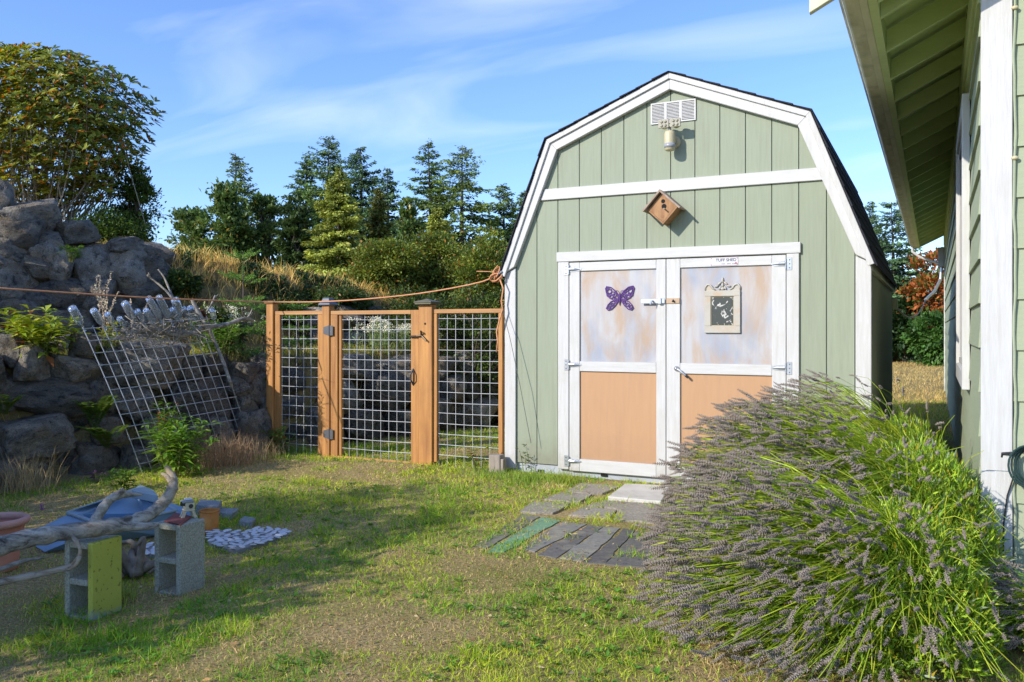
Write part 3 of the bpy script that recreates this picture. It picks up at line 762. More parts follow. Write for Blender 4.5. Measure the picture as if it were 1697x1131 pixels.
# birdhouse, hung askew
bq = Vector((-0.03, -.004, 2.335))
bh = thing('birdhouse', 'small weathered wooden birdhouse hung crooked under the white cross trim', 'birdhouse', bq)
RM = Matrix.Translation(bq) @ Matrix.Rotation(R(42), 4, 'Y')
def bhp(x, y, z): return RM @ Vector((x, y, z))
BW = simple('birdhouse_wood', (.42, .23, .10), (.22, .10, .04), 4, (6, 6, 1.2), .7, .4, .002, 20, dirt=(.16, .09, .04), dirt_amt=.6, dscale=9)
BG = simple('birdhouse_roof_wood', (.42, .33, .26), (.27, .20, .15), 4, (8, 8, 1.2), .8, .5, .002, 20)
dp = -.155
def bprism(name, pts, y0, dy, mat, parent=bh):
    return MB().prism([bhp(x, y0, z) for x, z in pts], RM.to_3x3() @ Vector((0, dy, 0))).build(name, mat, parent, bevel=.0015)
ff = bprism('front_board', [(-.085, -.085), (.085, -.085), (.085, .085), (-.085, .085)], dp, .014, BW)
bprism('back_board', [(-.085, -.085), (.085, -.085), (.085, .085), (-.085, .085)], -.014, .013, BW)
bprism('side_board', [(.085, -.085), (.099, -.085), (.099, .0855), (.085, .0855)], dp, -dp - .001, BW)
bprism('floor_board', [(-.085, -.099), (.099, -.099), (.099, -.0855), (-.085, -.0855)], dp, -dp - .001, BW)
bprism('roof_board', [(-.112, .087), (.125, .087), (.125, .103), (-.112, .103)], dp - .035, -dp + .034, BG)
bprism('roof_board', [(-.112, -.125), (-.096, -.125), (-.096, .0865), (-.112, .0865)], dp - .035, -dp + .034, BG)
MB().lathe([(.017, 0), (.017, .001)], 14, Matrix.Translation(bhp(-.030, dp - .0005, .045)) @ Matrix.Rotation(R(90), 4, 'X')).build('vent_hole', HOLE, ff)
MB().lathe([(.021, 0), (.021, .001)], 16, Matrix.Translation(bhp(.005, dp - .0005, .018)) @ Matrix.Rotation(R(90), 4, 'X')).build('entry_hole', HOLE, ff)
MB().tube([bhp(.03, dp, .005), bhp(.03, dp - .045, .008)], .006, 8).build('perch', BG, ff)
MB().lathe([(.016, 0), (.016, .001)], 12, Matrix.Translation(bhp(.050, dp - .0003, -.052)) @ Matrix.Rotation(R(90), 4, 'X')).build('wood_knot', simple('knot', (.30, .13, .05), bs=.2), ff)

# butterfly
bt = thing('butterfly_ornament', 'purple openwork metal butterfly on the left shed door', 'ornament', (0, 0, 0))
a = onY(1027, 493, -.012); BC = Vector((a.x, -.012, 1.60)); s_ = .132
def wing(pts, sx):
    return [BC + Vector((sx * x * s_, 0, z * s_)) for x, z in pts]
def loop(mb, pts, r=.0032): mb.tube(pts + [pts[0], pts[1]], r, 6, cap=False)
UW = [(.08, .12), (.3, .42), (.62, .66), (.92, .72), (1.0, .58), (.92, .25), (.72, -.05), (.42, -.18), (.12, -.10)]
LW = [(.08, -.12), (.32, -.20), (.60, -.28), (.82, -.50), (.94, -.74), (.82, -.86), (.58, -.80), (.34, -.58), (.12, -.28)]
for sx in (-1, 1):
    mb = MB(); loop(mb, wing(UW, sx), .005)
    for (cx, cz, rr) in ((.72, .42, .15), (.50, .28, .12), (.80, .16, .11), (.58, .04, .12), (.32, .16, .10), (.36, -.04, .08), (.86, .56, .08)):
        loop(mb, [BC + Vector((sx * (cx + rr * math.cos(t)) * s_, 0, (cz + rr * math.sin(t) * (.8 + .3 * (cx > .6))) * s_)) for t in np.linspace(0, 2 * math.pi, 9)[:-1]], .0040)
    for (x1, z1, x2, z2) in ((.1, .05, .9, .6), (.1, 0, .9, .2), (.15, .1, .6, .62)): mb.tube([BC + Vector((sx * x1 * s_, 0, z1 * s_)), BC + Vector((sx * (x1 + x2) / 2 * s_, 0, ((z1 + z2) / 2 + .05) * s_)), BC + Vector((sx * x2 * s_, 0, z2 * s_))], .0032, 5)
    mb.build('upper_wing', PURPLE, bt)
    mb = MB(); loop(mb, wing(LW, sx), .005)
    for (cx, cz, rr) in ((.74, -.66, .11), (.52, -.50, .12), (.30, -.32, .08)):
        loop(mb, [BC + Vector((sx * (cx + rr * math.cos(t)) * s_, 0, (cz + rr * math.sin(t)) * s_)) for t in np.linspace(0, 2 * math.pi, 9)[:-1]], .0040)
    mb.tube([BC + Vector((sx * .1 * s_, 0, -.15 * s_)), BC + Vector((sx * .85 * s_, 0, -.78 * s_))], .0032, 5)
    mb.build('lower_wing', PURPLE, bt)
mb = MB(); mb.tube([BC + Vector((0, -.002, .26 * s_)), BC + Vector((0, -.003, .1 * s_)), BC + Vector((0, -.003, -.2 * s_)), BC + Vector((0, 0, -.55 * s_))], [.004, .009, .008, .003], 8)
for sx in (-1, 1): mb.tube([BC + Vector((0, 0, .24 * s_)), BC + Vector((sx * .12 * s_, 0, .42 * s_)), BC + Vector((sx * .26 * s_, 0, .44 * s_))], .002, 5)
mb.build('body', PURPLE, bt)

# framed mirror
a = onY(1168, 551, -.03); b = onY(1228, 482, -.03)
MX0, MX1, MZ0, MZ1 = 0.292, 0.585, 1.288, 1.64
mr = thing('framed_mirror', 'chipped ivory plaque with scrolled crest around a corroded black mirror, right shed door', 'mirror', (0, 0, 0))
f = MB()
ix0, ix1, iz0, iz1 = MX0 + .052, MX1 - .052, MZ0 + .058, MZ1 - .048
for c in ((MX0, MX1, MZ0, iz0), (MX0, MX1, iz1, MZ1), (MX0, ix0, iz0, iz1), (ix1, MX1, iz0, iz1)): f.box(c[0], c[1], -.026, -.0055, c[2], c[3])
f.build('frame', PLAQUE, mr, bevel=.003)
cx = (MX0 + MX1) / 2
for sx in (-1, 1):
    pts = [Vector((cx + sx * (MX1 - MX0) / 2 * k, -.016, MZ1 + z)) for k, z in ((.98, .004), (.97, .03), (.85, .052), (.68, .045), (.55, .018), (.40, .004))]
    MB().tube(pts, [.006, .007, .008, .008, .007, .005], 7).build('scroll', PLAQUE, mr, smooth=True)
    MB().prism([(cx + sx * (MX1 - MX0) / 2 * k, -.012, MZ1 + z) for k, z in ((1, 0), (.97, .026), (.85, .046), (.68, .038), (.55, .014), (.42, 0))], (0, .006, 0)).build('scroll_panel', PLAQUE, mr)
cr_ = MB()
for (ox, oz, r1, r2, ang) in ((0, .085, .011, .026, 0), (-.026, .058, .010, .022, 50), (.026, .058, .010, .022, -50), (-.05, .036, .009, .02, 80), (.05, .036, .009, .02, -80), (0, .045, .012, .02, 0), (-.022, .020, .010, .018, 30), (.022, .020, .010, .018, -30), (0, .015, .018, .014, 0)):
    M = Matrix.Translation((cx + ox, -.014, MZ1 + oz)) @ Matrix.Rotation(R(ang), 4, 'Y') @ Matrix.Diagonal((r1, .008, r2, 1))
    cr_.lathe([(.25, -.95), (.8, -.5), (1, 0), (.7, .6), (.1, 1)], 8, M)
cr_.build('crest', PLAQUE, mr, smooth=True)
MB().box(ix0, ix1, -.012, -.0056, iz0, iz1).build('glass', MIRR, mr)
il = MB()
for c in ((ix0, ix1, iz0, iz0 + .006), (ix0, ix1, iz1 - .006, iz1), (ix0, ix0 + .006, iz0 + .006, iz1 - .006), (ix1 - .006, ix1, iz0 + .006, iz1 - .006)): il.box(c[0], c[1], -.016, -.0121, c[2], c[3])
il.build('inner_lip', simple('lip_gilt', (.42, .36, .22), rough=.6, bs=.1), mr)

# stump of grey post at the shed corner
q = onY(850, 770, -.07)
st = thing('corner_post', 'short weathered grey post standing at the left corner of the shed', 'post', (-1.60, -.12, -.05))
MB().box(-1.665, -1.55, -.17, -.075, -.2, .165).build('post', OLDWOOD, st, bevel=.006)
MB().box(-1.548, -1.52, -.16, -.09, -.2, .13).build('side_board', OLDWOOD, st, bevel=.003)

# ================================================================== HOUSE
HX, HY0, HY1 = 2.219, -2.09, 13.2
house = thing('house', 'pale green lap sided house with white corner board and open rafter eave', 'house', (HX, HY0, 0))
EV = 3.074                                   # underside of the fascia
# side wall: lap boards
zt = 3.05; z = 0.10; lap = 0.229
k = 0
while z < zt:
    z1 = min(z + lap, zt)
    wob = 0.0
    MB().prism([(HX + .002 - .012, HY0 + .002, z - .018), (HX + .015, HY0 + .002, z - .018), (HX + .015, HY0 + .002, z1), (HX + .008, HY0 + .002, z1)], (0, HY1 - HY0 - .01, 0)).build('siding_board', HSAGE, house)
    z = z1; k += 1
MB().box(HX + .0155, HX + .1, HY0 + .03, HY1, -0.1, 3.6).build('side_wall', HSAGE, house)
MB().box(HX + .02, HX + .12, HY0 + .05, HY1, -0.4, 0.085).build('foundation', CONC, house)
# front gable wall
FX0 = HX + .142
k = 0; z = -0.02; lapf = .2575
ztop = lambda x: 3.36 + 0.5 * (x - HX)
z = 1.3244 - (827 - HY) / FPX * 4.33 ; 
while z > 0.2: z -= lapf
while z < 5.2:
    z1 = z + lapf
    x0 = FX0 + .003 if ztop(FX0) > z1 else HX + (z1 - 3.36) / .5 + .03
    x1 = 6.2
    zz0 = max(z, 0.02)
    MB().prism([(x0, HY0 - .018, zz0 - .016), (x0, HY0 + .012, zz0 - .016), (x0, HY0 + .012, z1), (x0, HY0 - .004, z1)], (x1 - x0, 0, 0)).build('siding_board', HSAGE, house)
    z = z1
MB().prism([(HX + .11, HY0 + .0125, -.1), (6.2, HY0 + .0125, -.1), (6.2, HY0 + .0125, 5.3), (HX + .11, HY0 + .0125, 3.33)], (0, .06, 0)).build('front_wall', HSAGE, house)
MB().box(HX, HX + .1405, HY0 - .030, HY0 + .001, 0.0, 3.40).build('corner_board', WHITE, house, bevel=.003)
MB().box(HX + .05, HX + .14, HY0 + .001, HY0 + .02, 0.0, 3.4).build('corner_backing', HSAGE, house)
MB().box(HX + .0, 6.2, HY0 + .02, HY0 + .1, -.4, .03).build('front_foundation', CONC, house)
# painted-over caulk line and cable clips beside the corner board
cc = []
for i in range(34):
    z = 3.2 - i * .1
    cc.append((HX + .150 + .0035 * math.sin(i * .9) + .002 * math.sin(i * 2.3), HY0 - .024, z))
MB().tube(cc, .0065, 6).build('painted_cable', HSAGE, house)
for pyy in (13, 262):
    q = onplane(1681, pyy, (0, 1, 0), HY0 - .03)
    MB().lathe([(.005, -.014), (.012, 0), (.010, .012), (.004, .018)], 8, Matrix.Translation(q) @ Matrix.Rotation(R(90), 4, 'Y')).build('cable_clip', BEIGE, house, smooth=True)
# far corner board
MB().box(HX - .022, HX + .13, HY1 - .012, HY1 + .016, 0, 3.1).build('corner_board', WHITE, house)
MB().box(HX - .022, HX - .0005, HY1 - .10, HY1 - .013, 0, 3.1).build('corner_board', WHITE, house)
# window in the side wall
WY0, WY1, WZ0, WZ1 = -0.62, 0.95, 1.04, 2.78
wn = MB().box(HX - .016, HX + .004, WY0, WY1, WZ0, WZ1).build('window', GLASSD, house)
for c in ((WY0 - .10, WY0, WZ0 - .12, WZ1 + .1), (WY1, WY1 + .10, WZ0 - .12, WZ1 + .1), (WY0 + .001, WY1 - .001, WZ1, WZ1 + .1), (WY0 + .001, WY1 - .001, WZ0 - .12, WZ0)):
    MB().box(HX - .048, HX - .002, c[0], c[1], c[2], c[3]).build('casing', WHITE, wn, bevel=.003)
for c in ((WY0, WY0 + .05, WZ0, WZ1), (WY1 - .05, WY1, WZ0, WZ1), (WY0 + .05, WY1 - .05, WZ1 - .05, WZ1), (WY0 + .05, WY1 - .05, WZ0, WZ0 + .05), ((WY0 + WY1) / 2 - .03, (WY0 + WY1) / 2 + .03, WZ0 + .05, WZ1 - .05)):
    MB().box(HX - .028, HX - .017, c[0], c[1], c[2], c[3]).build('sash', WHITE, wn)
# eave
RY0, RY1 = HY0 - .455, HY1 + .3
rw = 0.5
XI = CAMP.x - .27
fas = MB().box(XI - .046, XI, RY0 + .045, RY1, EV - .002, EV + .17).build('sub_fascia', SOFF, house)
MB().box(XI - .090, XI - .047, RY0 + .045, RY1, EV, EV + .18).build('fascia', CREAM, house, bevel=.003)
gx = XI - .091
prof = [(0, 0), (-.066, 0), (-.082, .012), (-.092, .035), (-.094, .060), (-.104, .085), (-.118, .100), (-.120, .118), (-.112, .118), (-.108, .112), (-.104, .112), (-.098, .098), (-.004, .098), (0, .118)]
prof_b = [(0, 0), (-.066, 0), (-.080, .010), (-.090, .033), (-.093, .060), (-.104, .085), (-.120, .098), (-.120, .112), (-.115, .112), (-.112, .103), (-.098, .091), (-.086, .06), (-.083, .035), (-.075, .016), (-.06, .006), (-.005, .006), (-.005, .112), (0, .112)]
MB().prism([(gx + a, RY0 + .047, EV + .004 + b) for a, b in prof_b], (0, RY1 - RY0 - .06, 0)).build('gutter', MILDEW, house)
# rafters
def slab(x0, z0, x1, th, y0, y1):
    return [(x0, y0, z0), (x1, y0, z0 + rw * (x1 - x0)), (x1, y0, z0 + rw * (x1 - x0) + th), (x0, y0, z0 + th)]
ry = CAMP.y + 5.22
ryl = [ry - .655 * 1, ry - .655 * 2][:1]
y = ry - .655; ri = 0
rposs = []
while y < HY1 + .2:
    rposs.append(y); y += .655
for y in rposs:
    MB().prism(slab(XI + .001, EV - .004, HX + .10, .135, y - .019, 0), (0, .038, 0)).build('rafter', SOFF, house, bevel=.002)
# sheathing boards
nb = 4
MB().prism([(XI - .04, RY0 + .046, EV + .134), (6.4, RY0 + .046, EV + .134 + rw * (6.4 - XI + .04)), (6.4, RY0 + .046, EV + .146 + rw * (6.4 - XI + .04)), (XI - .04, RY0 + .046, EV + .146)], (0, RY1 - RY0 - .046, 0)).build('soffit_sheathing', SOFF, house)
MB().prism([(XI - .15, RY0 - .02, EV + .128), (6.4, RY0 - .02, EV + .150 + rw * (6.4 - XI + .04)), (6.4, RY0 - .02, EV + .175 + rw * (6.4 - XI + .04)), (XI - .15, RY0 - .02, EV + .142)], (0, RY1 - RY0 + .04, 0)).build('roof', SHINGLE, house)
# blocking with vent holes
zb = EV + rw * (HX - XI) - .004
for a, b in zip(rposs[:-1], rposs[1:]):
    bk = MB().box(HX - .022, HX + .016, a + .020, b - .020, zb - .03, zb + .155).build('vented_blocking', SOFF, house)
    hm = MB()
    for t in (-.14, 0, .14):
        cy_ = (a + b) / 2 + t
        hm.box(HX - .0235, HX - .0215, cy_ - .045, cy_ + .045, zb + .060, zb + .082)
    hm.build('vent_slot', HOLE, bk)
MB().box(HX - .030, HX + .015, HY0 + .03, HY1, zb - .22, zb - .031).build('frieze_board', SOFF, house, bevel=.004)
MB().box(HX - .012, HX + .015, HY0 + .03, HY1, zb - .30, zb - .221).build('frieze_board', SOFF, house)
# rake board at the gable
t0 = ray(1341, 22); kk = (RY0 - CAMP.y) / t0.y; TX, TZ = CAMP.x + t0.x * kk, CAMP.z + t0.z * kk
MB().prism([(TX, RY0, TZ), (6.4, RY0, TZ + rw * (6.4 - TX)), (6.4, RY0, TZ + .21 + rw * (6.4 - TX)), (TX, RY0, TZ + .235)], (0, .042, 0)).build('rake_board', CREAM, house, bevel=.003)
MB().prism([(XI + .002, HY0 - .06, EV + .0), (6.3, HY0 - .06, EV + rw * (6.3 - XI)), (6.3, HY0 - .06, EV + .13 + rw * (6.3 - XI)), (XI + .002, HY0 - .06, EV + .13)], (0, .038, 0)).build('barge_rafter', SOFF, house)
# far downspout and service box
ds = MB(); yy = HY1 - .10
ds.tube([(gx - .05, yy, EV + .0), (gx - .05, yy, EV - .10), (gx + .1, yy, EV - .22), (HX - .10, yy, EV - .38), (HX - .07, yy, EV - .5)], .026, 8)
ds.build('downspout_elbow', WHITE, house)
bxz = CAMP.z + .118 * (19.6 * .93)
sb = MB().box(HX - .14, HX - .024, HY1 - .42, HY1 - .22, 2.62, 3.02).build('meter_box', GREYP, house, bevel=.008)
MB().tube([(HX - .07, HY1 - .3, 2.62), (HX - .09, HY1 - .32, 2.35), (HX - .2, HY1 - .6, 2.1), (HX - .36, HY1 - 1.6, 1.9)], .03, 8).build('conduit', GALV, sb)
# power cable from the house to the shed
A = Vector((HX - .36, HY1 - 1.6, 1.9)); B = Vector((1.60, DEP - .11, 1.58))
pc = [A.lerp(B, t) + Vector((0, 0, -.22 * 4 * t * (1 - t))) for t in np.linspace(0, 1, 14)]
tagit(MB().tube(pc, .011, 6).build('power_cable', BLACK), 'thin dark cable strung low between the shed rear corner and the house', 'cable')
# rest of the house's back side, so that it is closed from other places
MB().box(HX + .1, 6.2, HY1 - .05, HY1, -.1, 4.9).build('rear_wall', HSAGE, house)
MB().box(6.15, 6.2, HY0 + .08, HY1 - .06, -.1, 4.9).build('inner_wall', HSAGE, house)

# coiled cable on the front wall
hc = thing('cable_coil', 'coil of dark green garden cable hung beside the white house corner board', 'cable', (2.47, HY0 - .05, .6))
mb = MB(); c0 = onplane(1708, 772, (0, 1, 0), HY0 - .05)
for k in range(4):
    rr = .072 + .007 * k
    mb.tube([c0 + Vector(((rr + .01 * k) * math.cos(t) * .8, -.012 * k + .006 * math.sin(3 * t), rr * 1.15 * math.sin(t))) for t in np.linspace(0, 2 * math.pi, 25)], .0055, 6)
mb.build('coil', simple('dark_green_cable', (.02, .05, .045), rough=.5, bs=.1), hc)
MB().tube([c0 + Vector((-.07, 0, -.05)), c0 + Vector((-.10, .01, -.16)), c0 + Vector((-.115, .015, -.3)), c0 + Vector((-.12, .02, -.6))], .004, 6).build('loose_end', BLACK, hc)
MB().tube([c0 + Vector((-.07, -.01, .06)), c0 + Vector((-.12, .02, .05)), c0 + Vector((-.125, .03, .02))], .008, 6).build('hook', BLACK, hc)

# ================================================================== GATE AND FENCES
def wires(parent, x0, x1, z0, z1, y, sx, sz, nx=None):
    n = int(round((x1 - x0) / sx)); off = ((x1 - x0) - n * sx) / 2
    vw = hw = None
    for i in range(n + 1):
        x = x0 + off + i * sx
        if x <= x0 + .004 or x >= x1 - .004: continue
        o = MB().tube([(x, y, z0 - .012), (x, y, z1 + .01)], .0029, 5).build('wire', WIRE, parent) if vw is None else linkcopy(vw, parent)
        if vw is None: vw = o; vx = x
        else: o.location.x = vw.location.x + x - vx
        o.rotation_euler.y = R(RNG.normal() * .12) * 0
    m = int(round((z1 - z0) / sz))
    for j in range(m + 1):
        z = z1 - .05 - j * sz
        if z < z0 + .01: break
        o = MB().tube([(x0 - .01, y - .006, z), ((x0 + x1) / 2, y - .006, z - .003), (x1 + .01, y - .006, z)], .0029, 5).build('wire', WIRE, parent) if hw is None else linkcopy(hw, parent)
        if hw is None: hw = o; hz = z
        else: o.location.z = hw.location.z + z - hz
def post(xa, xb, y0, y1, top, label, cap):
    t = thing('fence_post', label, 'post', ((xa + xb) / 2, (y0 + y1) / 2, -.05), 'cedar posts of the garden fence')
    MB().box(xa, xb, y0, y1, -.3, top).build('shaft', CEDAR, t, bevel=.004)
    cx, cy = (xa + xb) / 2, (y0 + y1) / 2; h = (xb - xa) / 2
    if cap == 'slate':
        mb = MB()
        def ring(r, z): return [(cx - r, cy - r, z), (cx + r, cy - r, z), (cx + r, cy + r, z), (cx - r, cy + r, z)]
        prof = [(h + .016, top - .006), (h + .026, top - .004), (h + .026, top + .010), (h + .006, top + .034), (h - .006, top + .062), (h - .004, top + .070), (h - .022, top + .074)]
        vs = []; fs = []
        for r, z in prof: vs += ring(r, z)
        for i in range(len(prof) - 1):
            for k in range(4): fs.append((i * 4 + k, i * 4 + (k + 1) % 4, i * 4 + 4 + (k + 1) % 4, i * 4 + 4 + k))
        fs += [(3, 2, 1, 0), tuple(range(len(vs) - 4, len(vs)))]
        mb.add(vs, fs); mb.build('post_cap', CAPM, t, bevel=.002)
    else:
        mb = MB(); r = h + .024; z = top
        mb.box(cx - r + .008, cx + r - .008, cy - r + .008, cy + r - .008, z + .0005, z + .016)
        mb.box(cx - r, cx + r, cy - r, cy + r, z + .0165, z + .026)
        if cap == 'olive': mb.add([(cx - r, cy - r, z + .0265), (cx + r, cy - r, z + .0265), (cx + r, cy + r, z + .0265), (cx - r, cy + r, z + .0265), (cx, cy, z + .058)], [(0, 1, 4), (1, 2, 4), (2, 3, 4), (3, 0, 4), (3, 2, 1, 0)])
        mb.build('post_cap', CAPG if cap == 'olive' else CEDARH, t, bevel=.002)
    return t
p1 = post(-4.445, -4.352, -.045, .045, 1.595, 'left cedar fence post with flat cap, set against the rock wall', 'flat')
p2 = post(-3.690, -3.597, -.045, .045, 1.572, 'cedar gate post with bright slate cap carrying two dark hinges', 'slate')
p3 = post(-2.506, -2.355, -.045, .045, 1.560, 'widest cedar gate post with olive pyramid cap and thumb latch', 'olive')
def frame_panel(name, label, cat, x0, x1, z0, z1, y0, y1, st, rt, group=None):
    t = thing(name, label, cat, ((x0 + x1) / 2, (y0 + y1) / 2, z0), group)
    MB().box(x0, x0 + st, y0, y1, z0, z1 - rt - .001).build('stile', CEDAR, t, bevel=.003)
    MB().box(x1 - st, x1, y0, y1, z0, z1 - rt - .001).build('stile', CEDAR, t, bevel=.003)
    MB().box(x0, x1, y0, y1, z1 - rt, z1).build('rail', CEDARH, t, bevel=.003)
    return t
fp = frame_panel('wire_fence_panel', 'narrow cedar framed wire fence panel left of the gate', 'fence', -4.351, -3.691, .02, 1.512, -.020, .024, .075, .040, 'cedar framed wire fence panels')
wires(fp, -4.276, -3.766, .02, 1.472, .006, .098, .1016)
fp = frame_panel('wire_fence_panel', 'wide cedar framed wire fence panel between gate and shed', 'fence', -2.354, -1.60, .03, 1.512, -.020, .024, .042, .040, 'cedar framed wire fence panels')
wires(fp, -2.312, -1.642, .0, 1.472, .006, .093, .1016)
gt = thing('garden_gate', 'cedar framed garden gate filled with galvanised wire grid', 'gate', (-3.05, 0, -.03))
gx0, gx1, gz0, gz1 = -3.590, -2.512, -.030, 1.508
MB().box(gx0, gx0 + .088, -.030, .010, gz0, gz1 - .041).build('stile', CEDAR, gt, bevel=.003)
MB().box(gx0 + .089, gx0 + .125, -.012, .026, gz0 + .02, gz1 - .041).build('stile', CEDAR, gt, bevel=.003)
MB().box(gx1 - .092, gx1, -.030, .010, gz0 - .01, gz1 - .0).build('stile', CEDAR, gt, bevel=.003)
MB().box(gx0, gx1 - .093, -.030, .010, gz1 - .040, gz1).build('rail', CEDARH, gt, bevel=.003)
MB().box(gx0 + .089, gx1 - .093, -.031, -.0125, gz0, gz0 + .045).build('rail', CEDARH, gt, bevel=.003)
wires(gt, gx0 + .125, gx1 - .092, gz0 + .04, gz1 - .042, .004, .0975, .1016)
for z in (1.305, .235):
    mb = MB()
    mb.prism([(-3.668, -.0475, z - .034), (-3.600, -.0475, z - .052), (-3.600, -.0475, z + .052), (-3.668, -.0475, z + .034)], (0, -.004, 0))
    mb.prism([(-3.582, -.0475, z - .052), (-3.545, -.0475, z - .05), (-3.545, -.0475, z + .05), (-3.582, -.0475, z + .052)], (0, -.004, 0))
    mb.tube([(-3.591, -.050, z - .054), (-3.591, -.050, z + .054)], .009, 8)
    mb.build('hinge', DKGREY, gt)
mb = MB()
mb.tube([(-2.60, -.040, 1.245), (-2.52, -.055, 1.25), (-2.46, -.05, 1.255)], [.012, .010, .012], 8)
mb.tube([(-2.47, -.05, 1.255), (-2.46, -.075, 1.30), (-2.445, -.07, 1.285)], .009, 7); mb.tube([(-2.46, -.05, 1.25), (-2.40, -.07, 1.205)], [.011, .008], 7)
mb.build('latch', simple('dark_bronze', (.07, .05, .035), rough=.4, metallic=.6, bs=.1), gt)
MB().tube([(-2.575, -.031, .93), (-2.588, -.055, .88), (-2.588, -.055, .82), (-2.575, -.031, .77)], .008, 7).build('pull', BLACK, gt)
MB().tube([(-2.575, -.031, .93), (-2.552, -.052, .88), (-2.552, -.052, .82), (-2.575, -.031, .77)], .006, 7).build('pull', BLACK, gt)
MB().lathe([(.011, 0), (.011, .002)], 10, Matrix.Translation((-2.43, -.0455, 1.372)) @ Matrix.Rotation(R(90), 4, 'X')).build('bore_hole', HOLE, p3)

# ================================================================== BOULDERS
def boulder_mesh(seed, sub=3):
    rng = np.random.default_rng(seed)
    bm = bmesh.new(); bmesh.ops.create_icosphere(bm, subdivisions=sub, radius=1.0)
    V = np.array([v.co[:] for v in bm.verts])
    n = 9; dirs = unit(rng.normal(size=(n, 3))); dirs = np.concatenate([dirs, np.array([[0, 0, 1], [0, 0, -1], [0, -1, .1], [1, 0, 0], [-1, 0, 0.]])]); dd = .60 + .38 * rng.random(len(dirs))
    dt = V @ dirs.T
    r = np.where(dt > 0.05, dd / np.maximum(dt, .05), 9).min(1)
    r = np.minimum(r, 1.12)
    from mathutils import noise as mn
    P = V * r[:, None]
    nn = np.array([mn.fractal(Vector(p * 2.1) + Vector((seed * 3.1, 0, 0)), .9, 2.1, 5) for p in P])
    P = P * (1 + .10 * nn)[:, None]
    for v, p in zip(bm.verts, P): v.co = p
    me = D.meshes.new('boulder'); bm.to_mesh(me); bm.free()
    me.materials.append(ROCK)
    me.polygons.foreach_set('use_smooth', [True] * len(me.polygons))
    try: me.set_sharp_from_angle(angle=R(32))
    except Exception: pass
    return me
BM = [boulder_mesh(s, 4) for s in range(8)]
BML = [boulder_mesh(20 + s, 2) for s in range(4)]
WALLDIR = Vector((0.297, 0.955, 0)); WALLN = Vector((0.955, -0.297, 0))
WANG = math.atan2(WALLDIR.y, WALLDIR.x)
def put(parent, c, w, h, dpt, k=None, tilt=None, meshes=BM):
    me = meshes[(k if k is not None else int(RNG.integers(len(meshes)))) % len(meshes)]
    o = D.objects.new('boulder', me); COL.objects.link(o); o.parent = parent
    o.location = Vector(c) - worigin(parent)
    o.scale = (w / 2, dpt / 2, h / 2)
    o.rotation_euler = (R(RNG.uniform(-8, 8)), R(tilt if tilt is not None else RNG.uniform(-10, 10)), WANG + math.pi + R(RNG.uniform(-12, 12)))
    return o
def wallrock(parent, x0, y0, x1, y1, s=0.0, k=None, tilt=None, dpt=None, grow=1.24):
    """boulder whose face fills the sight-line box on the wall plane"""
    a = onwall((x0 + x1) / 2, (y0 + y1) / 2, s)
    l = onwall(x0, (y0 + y1) / 2, s); r = onwall(x1, (y0 + y1) / 2, s); t = onwall((x0 + x1) / 2, y0, s); b = onwall((x0 + x1) / 2, y1, s)
    w = (r - l).length * grow; h = abs(t.z - b.z) * grow
    d = dpt or max(.35, min(w, h) * 1.05)
    c = a - WALLN * d * .32
    return put(parent, c, w, h, d, k, tilt)
lw = thing('rock_wall', 'dark boulder retaining wall running behind the gate, lower tier under the terrace', 'rock wall', (-5.0, -2.0, 0))
for i, (a, b, c, d) in enumerate([(0, 554, 42, 606), (-30, 590, 16, 634), (34, 570, 87, 632), (78, 588, 172, 640), (124, 552, 168, 596), (-40, 632, 42, 690), (24, 630, 166, 692), (-5, 692, 136, 768), (-20, 762, 78, 842), (160, 688, 216, 738), (128, 738, 214, 800),
    (165, 572, 235, 632), (196, 562, 322, 650), (150, 636, 205, 690), (205, 640, 262, 700), (288, 624, 392, 716), (240, 690, 305, 760), (300, 588, 345, 628), (340, 586, 386, 622), (384, 598, 432, 642), (425, 585, 462, 628), (410, 620, 462, 682), (388, 626, 416, 660), (394, 652, 432, 700), (398, 680, 450, 752), (432, 690, 470, 735), (350, 690, 402, 748), (300, 700, 352, 760), (208, 740, 262, 790), (440, 668, 480, 705)]):
    wallrock(lw, a, b, c, d, .02 + .06 * ((i * 7) % 5 - 2) / 2, k=i)
# the wall goes on behind the gate and the fence
rows = 0
for r_, (zc, hh) in enumerate([(.17, .42), (.52, .42), (.84, .34)]):
    t = .55 + .2 * r_
    while t < 8.4:
        wd = RNG.uniform(.38, .75)
        base = Vector((-4.378, 0, 0)) + WALLDIR * (t + wd / 2)
        if base.y > 4.0: base.x = -3.13 - .02
        put(lw, base - WALLN * (.12 + .10 * r_) + Vector((0, 0, zc + RNG.uniform(-.04, .04))), wd * 1.18, hh * 1.2, .6)
        t += wd
# filler stones deep in the joints
for t in np.arange(-6.0, .6, .34):
    for zc in (.1, .42, .74):
        base = Vector((-4.378, 0, 0)) + WALLDIR * t
        put(lw, base - WALLN * (.40 + .10 * zc) + Vector((0, 0, zc + RNG.uniform(-.06, .06))), .5, .44, .4, meshes=BML)
# out of frame to the left the wall continues towards the viewer
t = -2.9
while t > -7:
    for r_, zc in enumerate((.2, .6, .92)):
        base = Vector((-4.378, 0, 0)) + WALLDIR * (t - .3 * (r_ % 2))
        put(lw, base - WALLN * (.1 + .1 * r_) + Vector((0, 0, zc)), .8, .46, .6)
    t -= .68

